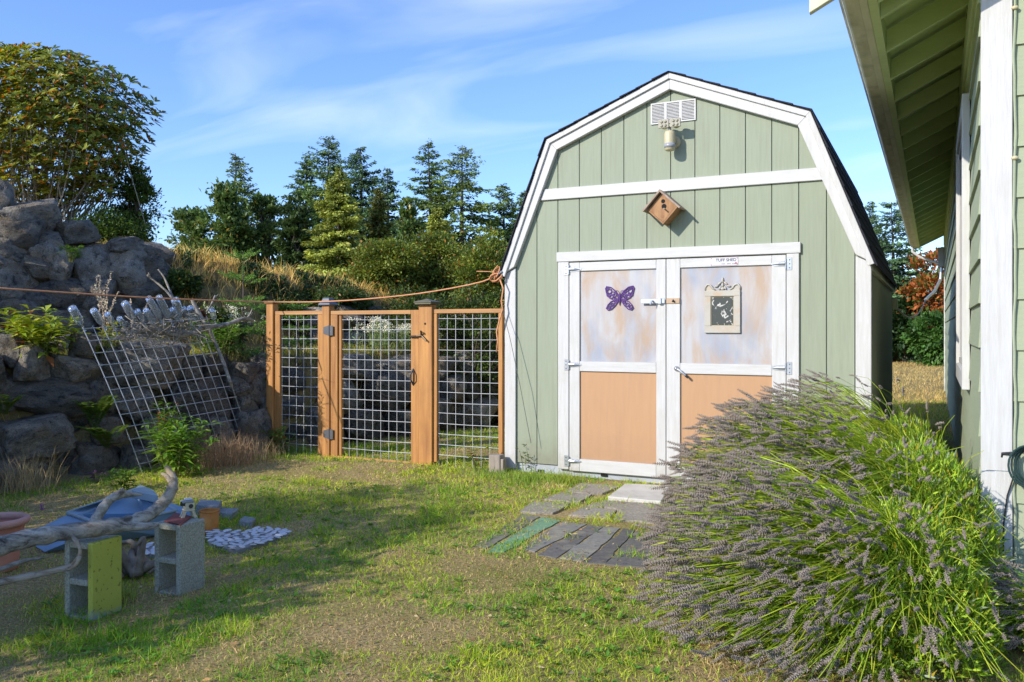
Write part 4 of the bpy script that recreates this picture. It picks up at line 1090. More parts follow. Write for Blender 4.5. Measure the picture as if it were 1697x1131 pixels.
uw = thing('rock_wall', 'upper tier of large grey boulders under the leafy rhododendron', 'rock wall', (-6.2, -1.8, 1.1))
S2 = -1.25
for i, (a, b, c, d, k, tl) in enumerate([(-40, 292, 34, 350, 1, 0), (0, 334, 98, 392, 3, 14), (0, 362, 90, 416, 4, 5), (-10, 400, 62, 440, 5, 0), (58, 404, 118, 468, 0, 20), (-12, 428, 72, 505, 2, 10), (68, 464, 148, 524, 6, 0), (96, 366, 168, 408, 7, 10), (120, 405, 200, 470, 1, 10), (182, 412, 286, 490, 2, 18), (190, 396, 246, 424, 5, 10), (200, 474, 270, 508, 3, 8), (136, 466, 206, 525, 4, 0), (0, 498, 80, 545, 7, 0), (76, 518, 160, 560, 5, 0), (150, 500, 230, 545, 0, 0), (40, 385, 110, 425, 6, 0), (240, 470, 300, 520, 1, 10), (230, 500, 330, 545, 6, 0)]):
    wallrock(uw, a, b, c, d, S2 - .12 * (1.35 - (b + d) / 800), k=k, tilt=tl, grow=1.32)
for t in np.arange(-5.5, -.6, .42):
    for zc in (1.25, 1.62, 2.0):
        base = Vector((-4.378, 0, 0)) - WALLN * (1.86 + .12 * (zc - 1.1)) + WALLDIR * t
        if zc < crest(base.y) - .35: put(uw, base + Vector((0, 0, zc)), .62, .5, .5, meshes=BML)
for s__ in (-1.22, -1.42, -1.64, -1.9, -2.15):
    for t in np.arange(-6.5, -.85 - (s__ + 1.2) * .75, .46):
        base = Vector((-4.378, 0, 0)) + WALLN * (s__ + RNG.normal() * .05) + WALLDIR * (t + RNG.normal() * .08)
        put(uw, Vector((base.x, base.y, gh(base.x, base.y) - .02)), RNG.uniform(.5, .85), RNG.uniform(.42, .6), .6)
# second rise behind the gate, half hidden by shrubs
uw2 = thing('rock_wall', 'shaded upper boulders across the terrace, seen through the wire gate', 'rock wall', (-5.2, 2.0, 1.1))
t = 1.5
while t < 7.5:
    for zc in (1.15, 1.45):
        wd = RNG.uniform(.4, .8)
        base = Vector((-4.378, 0, 0)) - WALLN * (1.35 + .2 * (zc - 1.1)) + WALLDIR * t
        put(uw2, base + Vector((0, 0, zc)), wd, .42, .5, meshes=BML)
    t += .5

# ================================================================== WIRE TRELLIS WITH BOTTLES
gp = thing('wire_trellis', 'rusty grid panel leaning on the rock wall, bottles on its top wires', 'trellis', (-4.6, -1.2, .1))
TL = ons(138, 545, .12); TR = ons(342, 528, .16); BL = G(238, 786); BR = G(417, 742)
BL.z -= .02; BR.z -= .02
def gpt(u, v):
    top = TL.lerp(TR, u); bot = BL.lerp(BR, u)
    p = top.lerp(bot, v); n = Vector((.85, -.45, .2))
    return p + n * (.07 * math.sin(math.pi * v) * (1 - .4 * u) - .02 * math.sin(5 * u))
NXW, NZW = 14, 13
for i in range(NXW):
    u = i / (NXW - 1)
    MB().tube([gpt(u, v) for v in np.linspace(-.015, 1, 9)], .0042, 5, cap=False).build('wire', WIRE, gp)
for j in range(NZW):
    v = j / (NZW - 1)
    MB().tube([gpt(u, v) for u in np.linspace(-.01, 1.01, 11)], .0038, 5, cap=False).build('wire', WIRE, gp)
def bottle(x0, y0, x1, y1, wpx, label, s=.12, mat=GLASS, slim=False):
    a = ons(x0, y0, s + .03); b = ons(x1, y1, s - .02)
    ax = (b - a); ln = ax.length; ax.normalize()
    Zd = (a - CAMP).dot(Vector((-SY, CY, 0))); r = wpx / 2 * Zd / FPX * .74
    rot = Vector((0, 0, 1)).rotation_difference(ax).to_matrix().to_4x4()
    M = Matrix.Translation(a) @ rot
    body = .60 if not slim else .42
    prof = [(.0, .02), (.7 * r, .0), (.97 * r, .012), (r, .05), (r, body * ln), (.88 * r, (body + .05) * ln), (.48 * r, (body + .13) * ln), (.30 * r, (body + .20) * ln), (.27 * r, .95 * ln), (.34 * r, .955 * ln), (.34 * r, ln)]
    inn = [(.26 * r, ln), (.2 * r, .93 * ln), (.24 * r, (body + .20) * ln), (.42 * r, (body + .13) * ln), (.82 * r, (body + .05) * ln), (r * .93, body * ln), (r * .93, .05), (.6 * r, .012), (0, .03)]
    t = MB().lathe(prof + inn, 14, M, cap=False).build('bottle', mat, None, smooth=True, loc=a)
    return tagit(t, label, 'bottle', 'glass bottles upended on the trellis wires')
BT = [(118, 508, 141, 549, 19, 'clear bottle farthest left on the trellis, standing apart from the rest'),
      (153, 512, 176, 547, 16, 'clear bottle second from the left on the trellis, beside yellow-green sprigs'),
      (176, 518, 193, 546, 13, 'small clear bottle just right of the yellow-green sprigs'),
      (196, 526, 211, 546, 13, 'smallest squat clear bottle on the trellis top'),
      (205, 500, 229, 542, 17, 'tall clear bottle rising between the squat one and the blue-tinted pair'),
      (226, 513, 244, 542, 13, 'short clear bottle right of the tall one, left of a matching short one'),
      (240, 512, 263, 546, 14, 'short clear bottle whose neck points at the twig nest'),
      (245, 492, 273, 540, 15, 'tall clear bottle, left of the tallest pair at the middle'),
      (262, 490, 287, 540, 16, 'tall clear bottle with its base highest above the rope'),
      (284, 510, 302, 540, 13, 'short clear bottle tucked under the thick frosted one'),
      (289, 494, 303, 534, 19, 'thick frosted bottle at the foot of the forked dead branch'),
      (303, 509, 318, 540, 12, 'small clear bottle left of the leaning grey pole'),
      (313, 508, 332, 542, 16, 'clear bottle crossing directly behind the leaning grey pole'),
      (350, 510, 358, 538, 13, 'clear bottle farthest right, beyond the brown bottle')]
for b_ in BT: bottle(*b_)
bottle(334, 514, 348, 536, 9, 'brown glass bottle beside the leaning grey pole', mat=BROWNG)

def driftpiece(name, pts, label, cat='branch', mat=DRIFT, n=9, knobs=True, group=None):
    """pts: list of (point, radius)"""
    P = [p for p, r in pts]; Rr = [r for p, r in pts]
    # subdivide with Catmull-Rom
    Q = []; RR = []
    for i in range(len(P) - 1):
        p0 = P[max(i - 1, 0)]; p1 = P[i]; p2 = P[i + 1]; p3 = P[min(i + 2, len(P) - 1)]
        for t in (0, .25, .5, .75):
            t2, t3 = t * t, t * t * t
            Q.append(.5 * ((2 * p1) + (p2 - p0) * t + (2 * p0 - 5 * p1 + 4 * p2 - p3) * t2 + (3 * p1 - p0 - 3 * p2 + p3) * t3))
            RR.append((Rr[i] * (1 - t) + Rr[i + 1] * t) * (1 + .09 * math.sin(i * 4 + t * 9) + RNG.normal() * .03))
    Q.append(P[-1]); RR.append(Rr[-1])
    return Q, RR
def drift(name, strands, label, cat, mat=DRIFT, n=10, group=None):
    mb = MB()
    for pts in strands:
        Q, RR = driftpiece(name, pts, None)
        mb.tube(Q, RR, n)
    o = mb.build(name, mat, None, smooth=True)
    # gnarl the surface
    tx = mb
    me = o.data
    from mathutils import noise as mn
    for v in me.vertices:
        f = mn.noise(v.co * 11) * .004 + mn.noise(v.co * 30) * .003
        v.co += v.normal * f
    return tagit(o, label, cat, group)
S_ = .14
drift('branch', [[(ons(228, 552, .1), .010), (ons(262, 548, .14), .02), (ons(300, 556, .18), .026), (ons(335, 545, .20), .024), (ons(375, 538, .22), .022), (ons(406, 528, .22), .019), (ons(420, 533, .22), .013)], [(ons(408, 531, .22), .014), (ons(415, 520, .22), .010), (ons(418, 512, .22), .006)], [(ons(298, 556, .18), .016), (ons(285, 572, .2), .008)]],
      'pale driftwood branch lying level on the trellis, upturned at its right end', 'branch')
drift('branch', [[(ons(318, 497, .2), .017), (ons(334, 528, .24), .020), (ons(350, 556, .28), .018), (ons(366, 590, .32), .018), (ons(384, 640, .36), .014)]], 'grey leaning driftwood pole in front of the trellis right side', 'branch')
drift('branch', [[(ons(262, 447, -.1), .006), (ons(272, 460, -.06), .008), (ons(282, 484, 0), .010), (ons(291, 504, .08), .011)], [(ons(244, 456, -.1), .009), (ons(256, 466, -.08), .010), (ons(275, 482, 0), .011), (ons(289, 500, .06), .012)], [(ons(246, 452, -.1), .004), (ons(250, 462, -.1), .008)]], 'forked dead branch rising above the rope over the bottles', 'branch')
drift('branch', [[(ons(357, 490, .1), .010), (ons(350, 505, .12), .010), (ons(340, 520, .14), .010)], [(ons(362, 488, .1), .004), (ons(356, 494, .1), .008)]], 'short forked driftwood twig beside the brown bottle', 'branch')
# nest of twigs
mb = MB()
for _ in range(150):
    u = RNG.random(); px = 205 + 125 * u + RNG.normal() * 8; pyy = 552 + RNG.normal() * 9 - 6 * math.sin(u * 3)
    a = ons(px, pyy, .1 + RNG.random() * .16); d = Vector(RNG.normal(size=3)) * .09; d.z *= .45
    e = Vector(RNG.normal(size=3)) * .03
    mb.tube([a - d, a + e, a + d], [.004, .0035, .0015], 4, cap=False)
tagit(mb.build('twig_nest', TWIGG), 'tangle of dry grey twigs piled along the trellis top', 'twigs')

# ================================================================== ROPE
rp = thing('clothesline_rope', 'orange rope strung from the shed corner across the fence tops', 'rope', (-1.6, -.06, 1.8))
rpts = [Vector((-1.605, -.06, 1.845)), onY(800, 467, -.07), onY(720, 483, -.08), onY(640, 493, -.08), onY(545, 500, -.075), onY(455, 501, -.07), ons(380, 499, .32), ons(250, 494, .34), ons(120, 486, .34), ons(0, 478, .34)]
rpts.append(rpts[-1] + (rpts[-1] - rpts[-2]) * .8)
rpts.append(Vector((-6.1, -6.3, 2.3)))
Q = []
for i in range(len(rpts) - 1):
    p0 = rpts[max(i - 1, 0)]; p1 = rpts[i]; p2 = rpts[i + 1]; p3 = rpts[min(i + 2, len(rpts) - 1)]
    for t in (0, .34, .67): Q.append(.5 * ((2 * p1) + (p2 - p0) * t + (2 * p0 - 5 * p1 + 4 * p2 - p3) * t * t + (3 * p1 - p0 - 3 * p2 + p3) * t ** 3))
MB().tube(Q, .0072, 7).build('rope', ROPE, rp, smooth=True)
kc = onY(822, 460, -.07)
mb = MB()
for k in range(4):
    o_ = Vector(RNG.normal(size=3)) * .014
    mb.tube([kc + o_ + Vector((.032 * math.cos(t) * (1 + .3 * k % 2), .016 * math.sin(t * 2), .034 * math.sin(t) + .014 * math.cos(t))) for t in np.linspace(0, 2 * math.pi, 12)], .0075, 6, cap=False)
mb.tube([kc, kc + Vector((-.02, -.01, .06)), kc + Vector((.02, 0, .11))], .007, 6); mb.tube([kc, kc + Vector((.04, 0, .05)), kc + Vector((.035, 0, .1))], .006, 6)
mb.tube([onY(790, 450, -.06), onY(835, 451, -.06)], .004, 5)
mb.build('knot', ROPE, rp, smooth=True)
MB().tube([onY(828, 462, -.08), onY(834, 478, -.085), onY(831, 500, -.085), onY(833, 513, -.085), onY(828, 530, -.085), onY(823, 550, -.085), onY(825, 566, -.085), onY(823, 584, -.085)], .0075, 6).build('hanging_end', ROPE, rp, smooth=True)
MB().tube([(-1.575, -.045, 1.85), (-1.58, -.08, 1.855), (-1.60, -.085, 1.83)], .006, 6).build('hook', GALV, rp)
tagit(MB().tube([onY(833, 513, -.075), onY(845, 560, -.10), onY(862, 640, -.12), onY(880, 735, -.10)], .0028, 5).build('rope_shadow', simple('rope_shadow_dark', (.10, .10, .10), bs=.0)), 'thin dark line standing in for the rope shadow, running down across the shed left corner', 'rope_shadow')  # dark tube drawn where the rope casts its shadow on the shed

# ================================================================== FOREGROUND LEFT
def cinder(cx, cy, z0, yaw, name_mat, label):
    t = thing('concrete_block', label, 'concrete block', (cx, cy, z0), 'concrete blocks standing on end')
    M = Matrix.Translation((cx, cy, z0)) @ Matrix.Rotation(yaw, 4, 'Z')
    # block on end: long axis vertical .39, cores open towards the left side
    W_, Dp, H_ = .182, .180, .388
    th = .030
    def P(x, y, z): return M @ Vector((x, y, z))
    mb = MB()
    mb.box(W_ / 2 - th, W_ / 2, -Dp / 2, Dp / 2, 0, H_, M)       # right shell (solid face away)
    mb = MB()
    mb.box(-W_ / 2, W_ / 2, -Dp / 2, -Dp / 2 + th, 0, H_, M)
    sh = mb.build('face_shell', name_mat, t, bevel=.004)
    MB().box(-W_ / 2, W_ / 2, Dp / 2 - th, Dp / 2, 0, H_, M).build('face_shell', BLOCK, t, bevel=.004)
    for z in (0, H_ / 2 - .016, H_ - .032):
        MB().box(-W_ / 2 + .001, W_ / 2 - .001, -Dp / 2 + th + .001, Dp / 2 - th - .001, z + .001, z + .031, M).build('web', BLOCK, t, bevel=.004)
    for z in (.0165 + .0145, H_ / 2 + .016):                   # rounded core corners
        pass
    return t
zb1 = gh(-1.7, -4.2)
b1a = Vector((-1.615, -4.375, 0)); b1b = Vector((-1.625, -4.18, 0))
cinder(-1.700, -4.252, zb1 - .015, R(95), YELLOW, 'upright concrete block with yellow-green painted face under the driftwood log')
zb2 = gh(-1.7, -3.8)
cinder(-1.617, -3.792, zb2 - .01, R(93), BLOCK, 'unpainted speckled concrete block carrying the small wooden toy')
ZT1 = zb1 - .015 + .388; ZT2 = zb2 - .01 + .388
def dz(px, py, Z, r): return (atd(px, py, Z), r * .70)
drift('driftwood_log', [
    [dz(-150, 938, 3.85, .075), dz(-60, 922, 3.92, .070), dz(0, 905, 3.98, .068), dz(60, 890, 4.05, .062), dz(130, 880, 4.12, .060), dz(185, 872, 4.18, .058), dz(222, 865, 4.24, .050), dz(252, 850, 4.28, .046), dz(275, 828, 4.32, .044), dz(287, 804, 4.36, .036), dz(284, 787, 4.4, .028), dz(275, 774, 4.42, .014)],
    [dz(150, 876, 4.14, .045), dz(165, 852, 4.18, .036), dz(180, 830, 4.2, .032), dz(200, 820, 4.22, .028), dz(225, 820, 4.25, .018), dz(238, 819, 4.27, .008)],
    [dz(186, 828, 4.2, .024), dz(200, 816, 4.2, .022), dz(205, 813, 4.2, .018)],
    [dz(200, 870, 4.2, .040), dz(240, 873, 4.22, .030), dz(264, 868, 4.25, .016)],
    [dz(268, 785, 4.4, .008), dz(277, 790, 4.38, .018), dz(284, 800, 4.36, .022)]],
    'bleached driftwood log resting across the blocks with its curled end up', 'driftwood', n=14)
drift('branch', [[dz(-90, 1000, 3.75, .03), dz(0, 966, 3.95, .026), dz(50, 955, 4.0, .023), dz(95, 945, 4.02, .019), dz(118, 938, 4.02, .015), dz(133, 918, 4.02, .013), dz(128, 900, 4.05, .012), dz(118, 886, 4.08, .010)], [dz(112, 944, 4.0, .012), dz(126, 936, 3.98, .013), dz(133, 922, 3.98, .011)]], 'crooked lower driftwood branch beneath the log', 'branch')
drift('branch', [[dz(-70, 965, 4.0, .02), dz(0, 944, 4.15, .015), dz(40, 930, 4.2, .012), dz(74, 925, 4.25, .007)]], 'thin pale stick in front of the terracotta pot', 'branch')
rts = []
rc = G(228, 958)
for k in range(9):
    a0 = rc + Vector((RNG.normal() * .05, RNG.normal() * .05, .02)); d = Vector((RNG.normal() * .13, RNG.normal() * .09, RNG.random() * .20 + .03))
    rts.append([(a0, .028), (a0 + d * .5 + Vector((RNG.normal() * .03, 0, .02)), .022), (a0 + d * .9, .015), (a0 + d + Vector((RNG.normal() * .06, RNG.normal() * .04, -.05)), .006)])
drift('root_stump', rts, 'gnarled driftwood root lying between the two concrete blocks', 'driftwood', mat=simple('brown_root', (.30, .25, .19), (.14, .11, .08), 20, rough=.9, bs=.7, bd=.01, fine=40))

# terracotta pot
pc_ = G(-6, 945); pz0 = gh(pc_.x, pc_.y)
pot = thing('flower_pot', 'terracotta flower pot with rolled pink rim at the left edge', 'pot', (pc_.x, pc_.y, pz0))
Mx = Matrix.Translation((pc_.x, pc_.y, pz0))
MB().lathe([(.0, .0), (.105, .0), (.118, .012), (.112, .03), (.148, .265), (.135, .265), (.10, .03), (0, .03)], 28, Mx, cap=False).build('body', TERRA, pot, smooth=True)
MB().lathe([(.149, .262), (.168, .268), (.176, .285), (.172, .302), (.155, .308), (.140, .298), (.137, .262), (.149, .262)], 28, Mx, cap=False).build('rim', TERRAP, pot, smooth=True)
MB().lathe([(0, .235), (.134, .235), (.134, .24), (0, .246)], 20, Mx, cap=False).build('soil', simple('potting_soil', (.10, .07, .05), (.05, .035, .03), 30, rough=.95, bs=.8), pot)

# blue tray
bt_ = thing('blue_tray', 'old blue painted tray with flared sheet sides lying in the grass', 'tray', (-2.9, -3.1, -.07))
def g0(px, pyy, dz_=0.0): q = G(px, pyy); return Vector((q.x, q.y, q.z + dz_))
def up(px, pyy, base, zz): return onZ(px, pyy, zz)
zr = gh(-3.0, -3.0) + .16
rimp = [onZ(112, 850, zr), onZ(172, 872, zr), onZ(292, 846, zr), onZ(226, 812, zr + .02)]
inn = [rimp[0].lerp(rimp[2], .08) + Vector((0, 0, -.012)), rimp[1].lerp(rimp[3], .10) + Vector((0, 0, -.012)), rimp[2].lerp(rimp[0], .08) + Vector((0, 0, -.012)), rimp[3].lerp(rimp[1], .10) + Vector((0, 0, -.012))]
flo = [p + Vector((0, 0, -.10)) for p in [inn[0].lerp(inn[2], .07), inn[1].lerp(inn[3], .07), inn[2].lerp(inn[0], .07), inn[3].lerp(inn[1], .07)]]
mb = MB(); n_ = 4
vs = rimp + inn + flo
fs = []
for i in range(4):
    j = (i + 1) % 4; fs += [(i, j, 4 + j, 4 + i), (4 + i, 4 + j, 8 + j, 8 + i)]
fs.append((8, 9, 10, 11)); mb.add(vs, fs)
o = mb.build('basin', BLUE, bt_); sl = o.modifiers.new('thick', 'SOLIDIFY'); sl.thickness = .006
rm = MB()
for i in range(4): rm.bar(rimp[i], rimp[(i + 1) % 4], .022, .016)
rm.build('rim', BLUEP, bt_, bevel=.003)
outer = [g0(34, 893, .012), g0(74, 918, .012), g0(262, 890, .012), g0(330, 852, .012)]
mb = MB(); vs = [p - Vector((0, 0, .012)) for p in rimp] + outer
mb.add(vs, [(0, 4, 5, 1), (1, 5, 6, 2), (2, 6, 7, 3), (3, 7, 4, 0)])
o = mb.build('flared_side', BLUE, bt_); sl = o.modifiers.new('thick', 'SOLIDIFY'); sl.thickness = .006
mb = MB(); q = [onZ(110, 848, zr + .005), onZ(160, 836, zr + .03), onZ(230, 806, zr + .045), onZ(222, 818, zr + .005)]
mb.add([q[0], q[1] + Vector((0, 0, .02)), q[2], q[3]], [(0, 1, 2, 3)]); 
o = mb.build('raised_lip', BLUEP, bt_); sl = o.modifiers.new('thick', 'SOLIDIFY'); sl.thickness = .008

# grey pavers, orange can, toy
def paver(pxs, th, label, mat=BLOCKD, z=None, name='paver'):
    zz = G(*pxs[0]).z if z is None else z
    p = [onZ(a, b, zz + th) for a, b in pxs]
    c = sum(p, Vector()) / len(p)
    o = MB().prism([(q.x, q.y, zz - .01) for q in p], (0, 0, th + .01)).build(name, mat, None, bevel=.006, loc=(c.x, c.y, zz))
    return tagit(o, label, 'paver')
paver([(325, 836), (360, 840), (368, 830), (332, 827)], .075, 'blue-grey paver brick lying behind the toy block')
paver([(357, 848), (384, 851), (396, 843), (368, 841)], .04, 'flat grey paver just right of the orange can')
paver([(396, 862), (416, 866), (424, 858), (404, 855)], .04, 'small grey stone paver half sunk in the grass')
q = paver([(218, 812), (262, 821), (255, 812), (232, 803)], .05, 'pale slab laid on the back rim of the blue tray', BLUEP, z=zr + .03, name='slab')
oc = G(347, 884); MB_ = Matrix.Translation((oc.x, oc.y, oc.z)) 
cn = thing('orange_can', 'weathered orange can standing behind the unpainted block', 'can', oc)
MB().lathe([(0, 0), (.058, 0), (.060, .01), (.066, .155), (.058, .155), (.054, .01), (0, .01)], 20, MB_, cap=False).build('body', ORANGE, cn, smooth=True)
MB().lathe([(.066, .150), (.070, .156), (.066, .163), (.058, .158)], 20, MB_, cap=False).build('rim', ORANGE, cn, smooth=True)

toy = thing('toy_figure', 'small cream wooden toy figure with dark round eye on the block', 'toy', (-1.62, -3.80, ZT2))
TO = onZ(312, 859, ZT2); TO = Vector((TO.x, TO.y, ZT2))
MT = Matrix.Translation(TO) @ Matrix.Rotation(R(62), 4, 'Z')
IV = simple('ivory_wood', (.66, .60, .42), (.52, .46, .31), 12, rough=.6, bs=.1)
def tb(name, x0, x1, y0, y1, z0, z1, mat=IV, par=toy): return MB().box(x0, x1, y0, y1, z0, z1, MT).build(name, mat, par, bevel=.003)
for sx in (-1, 1):
    MB().prism([MT @ Vector((sx * .013, -.020, .040)), MT @ Vector((sx * .026, -.020, .040)), MT @ Vector((sx * .046, -.020, 0)), MT @ Vector((sx * .026, -.020, 0))], MT.to_3x3() @ Vector((0, .012, 0))).build('leg', IV, toy, bevel=.002)
    MB().prism([MT @ Vector((sx * .013, .012, .040)), MT @ Vector((sx * .026, .012, .040)), MT @ Vector((sx * .046, .012, 0)), MT @ Vector((sx * .026, .012, 0))], MT.to_3x3() @ Vector((0, .012, 0))).build('leg', IV, toy, bevel=.002)
tb('body', -.028, .030, -.022, .024, .0405, .052)
tb('torso', -.020, .030, -.020, .022, .0525, .086)
hdq = tb('head', -.036, .024, -.024, .024, .0865, .098, GREYP)
MB().lathe([(.010, 0), (.012, .004), (.0, .005)], 12, MT @ Matrix.Translation((.008, -.020, .068)) @ Matrix.Rotation(R(90), 4, 'X')).build('eye', BLACK, toy)
MB().lathe([(.013, -.022), (.014, .0), (.010, .006)], 14, MT @ Matrix.Translation((-.034, -.004, .084)) @ Matrix.Rotation(R(-80), 4, 'Y')).build('lens', BLACK, toy)
tb('hat', -.018, .02, -.015, .018, .0985, .108, SHELL)
ca = [onZ(272, 866, ZT2), onZ(300, 872, ZT2), onZ(318, 858, ZT2), onZ(290, 852, ZT2)]
tagit(MB().prism([(p.x, p.y, ZT2 + .001) for p in ca], (0, 0, .008)).build('metal_plate', RUST, None, bevel=.002), 'flat rust red plate lying on the block beside the toy', 'plate')

# mosaic stepping stones
def mosaic(poly, n, label):
    P = [G(a, b) for a, b in poly]; c = sum(P, Vector()) / len(P)
    t = thing('stepping_stone', label, 'stepping stone', c)
    MB().prism([(p.x, p.y, c.z - .01) for p in P], (0, 0, .035)).build('base', MORTAR, t, bevel=.005)
    from mathutils.geometry import tessellate_polygon
    pts = []; xs = [p.x for p in P]; ys = [p.y for p in P]
    def inside(x, y):
        r = False; j = len(P) - 1
        for i in range(len(P)):
            if (P[i].y > y) != (P[j].y > y) and x < (P[j].x - P[i].x) * (y - P[i].y) / (P[j].y - P[i].y) + P[i].x: r = not r
            j = i
        return r
    tries = 0
    while len(pts) < n and tries < 9000:
        tries += 1
        x = RNG.uniform(min(xs), max(xs)); y = RNG.uniform(min(ys), max(ys))
        if inside(x, y) and all((x - a) ** 2 + (y - b) ** 2 > .044 ** 2 for a, b in pts): pts.append((x, y))
    peb = None
    for x, y in pts:
        if peb is None:
            peb = MB().lathe([(0, -.5), (.7, -.45), (1, 0), (.8, .4), (.35, .55), (0, .58)], 9, cap=False).build('pebble', SHELL, t, smooth=True)
            for v in peb.data.vertices: v.co = Vector((v.co.x + c.x, v.co.y + c.y, v.co.z + c.z))
            o = peb
        else: o = linkcopy(peb, t)
        o.location = Vector((x - c.x, y - c.y, .028))
        o.scale = (RNG.uniform(.026, .036), RNG.uniform(.018, .026), .010)
        o.rotation_euler = (RNG.normal() * .1, RNG.normal() * .1, RNG.uniform(0, 6.28))
    return t
mosaic([(344, 892), (352, 884), (398, 888), (428, 879), (470, 881), (482, 887), (440, 904), (392, 919), (366, 914), (344, 905)], 105, 'stepping stone studded with white pebbles right of the blocks')
mosaic([(234, 916), (250, 908), (262, 914), (256, 926), (240, 924)], 14, 'small white pebble mosaic stone between the two blocks')

# ================================================================== PATH BY THE DOORS
q0, q1, q2, q3 = onZ(1007, 824, .03), onZ(1096, 832, .03), onZ(1112, 806, .03), onZ(1036, 802, .03)
tagit(MB().prism([(q.x, q.y, -.02) for q in (q0, q1, q2, q3)], (0, 0, .055)).build('step_slab', CONC, None, bevel=.006), 'pale concrete step slab in front of the shed doors', 'slab')
def slab_(pxs, mat, label, name='paving_slab', cat='paving', th=.022, group=None, lift=0.0):
    P = []
    Q0 = [onZ(a, b, .012 + lift) for a, b in pxs]
    for i, p in enumerate(Q0):
        q = Q0[(i + 1) % len(Q0)]; m = max(2, int((q - p).length / .09))
        for j in range(m): P.append(p.lerp(q, j / m) + Vector((RNG.normal() * .0055, RNG.normal() * .0055, 0)))
    c = sum(P, Vector()) / len(P)
    o = MB().prism([(p.x, p.y, -.01) for p in P], (0, 0, th + lift)).build(name, mat, None, bevel=.003, loc=(c.x, c.y, 0))
    return tagit(o, label, cat, group)
slab_([(936, 815), (998, 818), (1028, 805), (962, 800)], PEBBLE, 'pebbled slab nearest the left shed door, beside the grass tuft')
slab_([(902, 827), (960, 832), (982, 819), (928, 816)], PEBBLE, 'pebbled slab second from the grass tuft by the shed')
slab_([(860, 848), (918, 850), (946, 834), (884, 831)], PEBBLE, 'leftmost pebbled slab at the path bend')
slab_([(944, 853), (1012, 858), (1022, 845), (968, 838)], PEBBLE, 'pebbled slab at the path middle, in front of the concrete step')
slab_([(1016, 860), (1092, 866), (1108, 836), (1002, 829), (974, 837), (1024, 843)], PEBBLE, 'large pebbled slab under the edge of the lavender')
slab_([(786, 902), (806, 906), (895, 854), (866, 850)], ASPHO, 'olive grey roofing strip at the left edge of the path', 'roofing_strip', 'strip', .012)
slab_([(808, 912), (838, 912), (929, 860), (896, 855)], ASPHG, 'bright green roofing strip lying on the path', 'roofing_strip', 'strip', .013)
slab_([(866, 905), (886, 912), (974, 866), (932, 861)], ASPH, 'grey speckled roofing strip right of the green one', 'roofing_strip', 'strip', .012)
slab_([(888, 916), (922, 922), (1000, 870), (976, 867)], ASPHD, 'charcoal roofing strip between two grey speckled ones', 'roofing_strip', 'strip', .011)
slab_([(925, 922), (966, 928), (1030, 873), (1003, 870)], ASPH, 'grey speckled roofing strip in the middle of the dark group', 'roofing_strip', 'strip', .012)
slab_([(968, 929), (1000, 932), (1052, 876), (1033, 873)], ASPHD, 'charcoal roofing strip crossed by grass tufts', 'roofing_strip', 'strip', .011)
slab_([(1003, 932), (1070, 938), (1098, 882), (1055, 877)], ASPHD, 'widest charcoal roofing strip beside the lavender', 'roofing_strip', 'strip', .012)

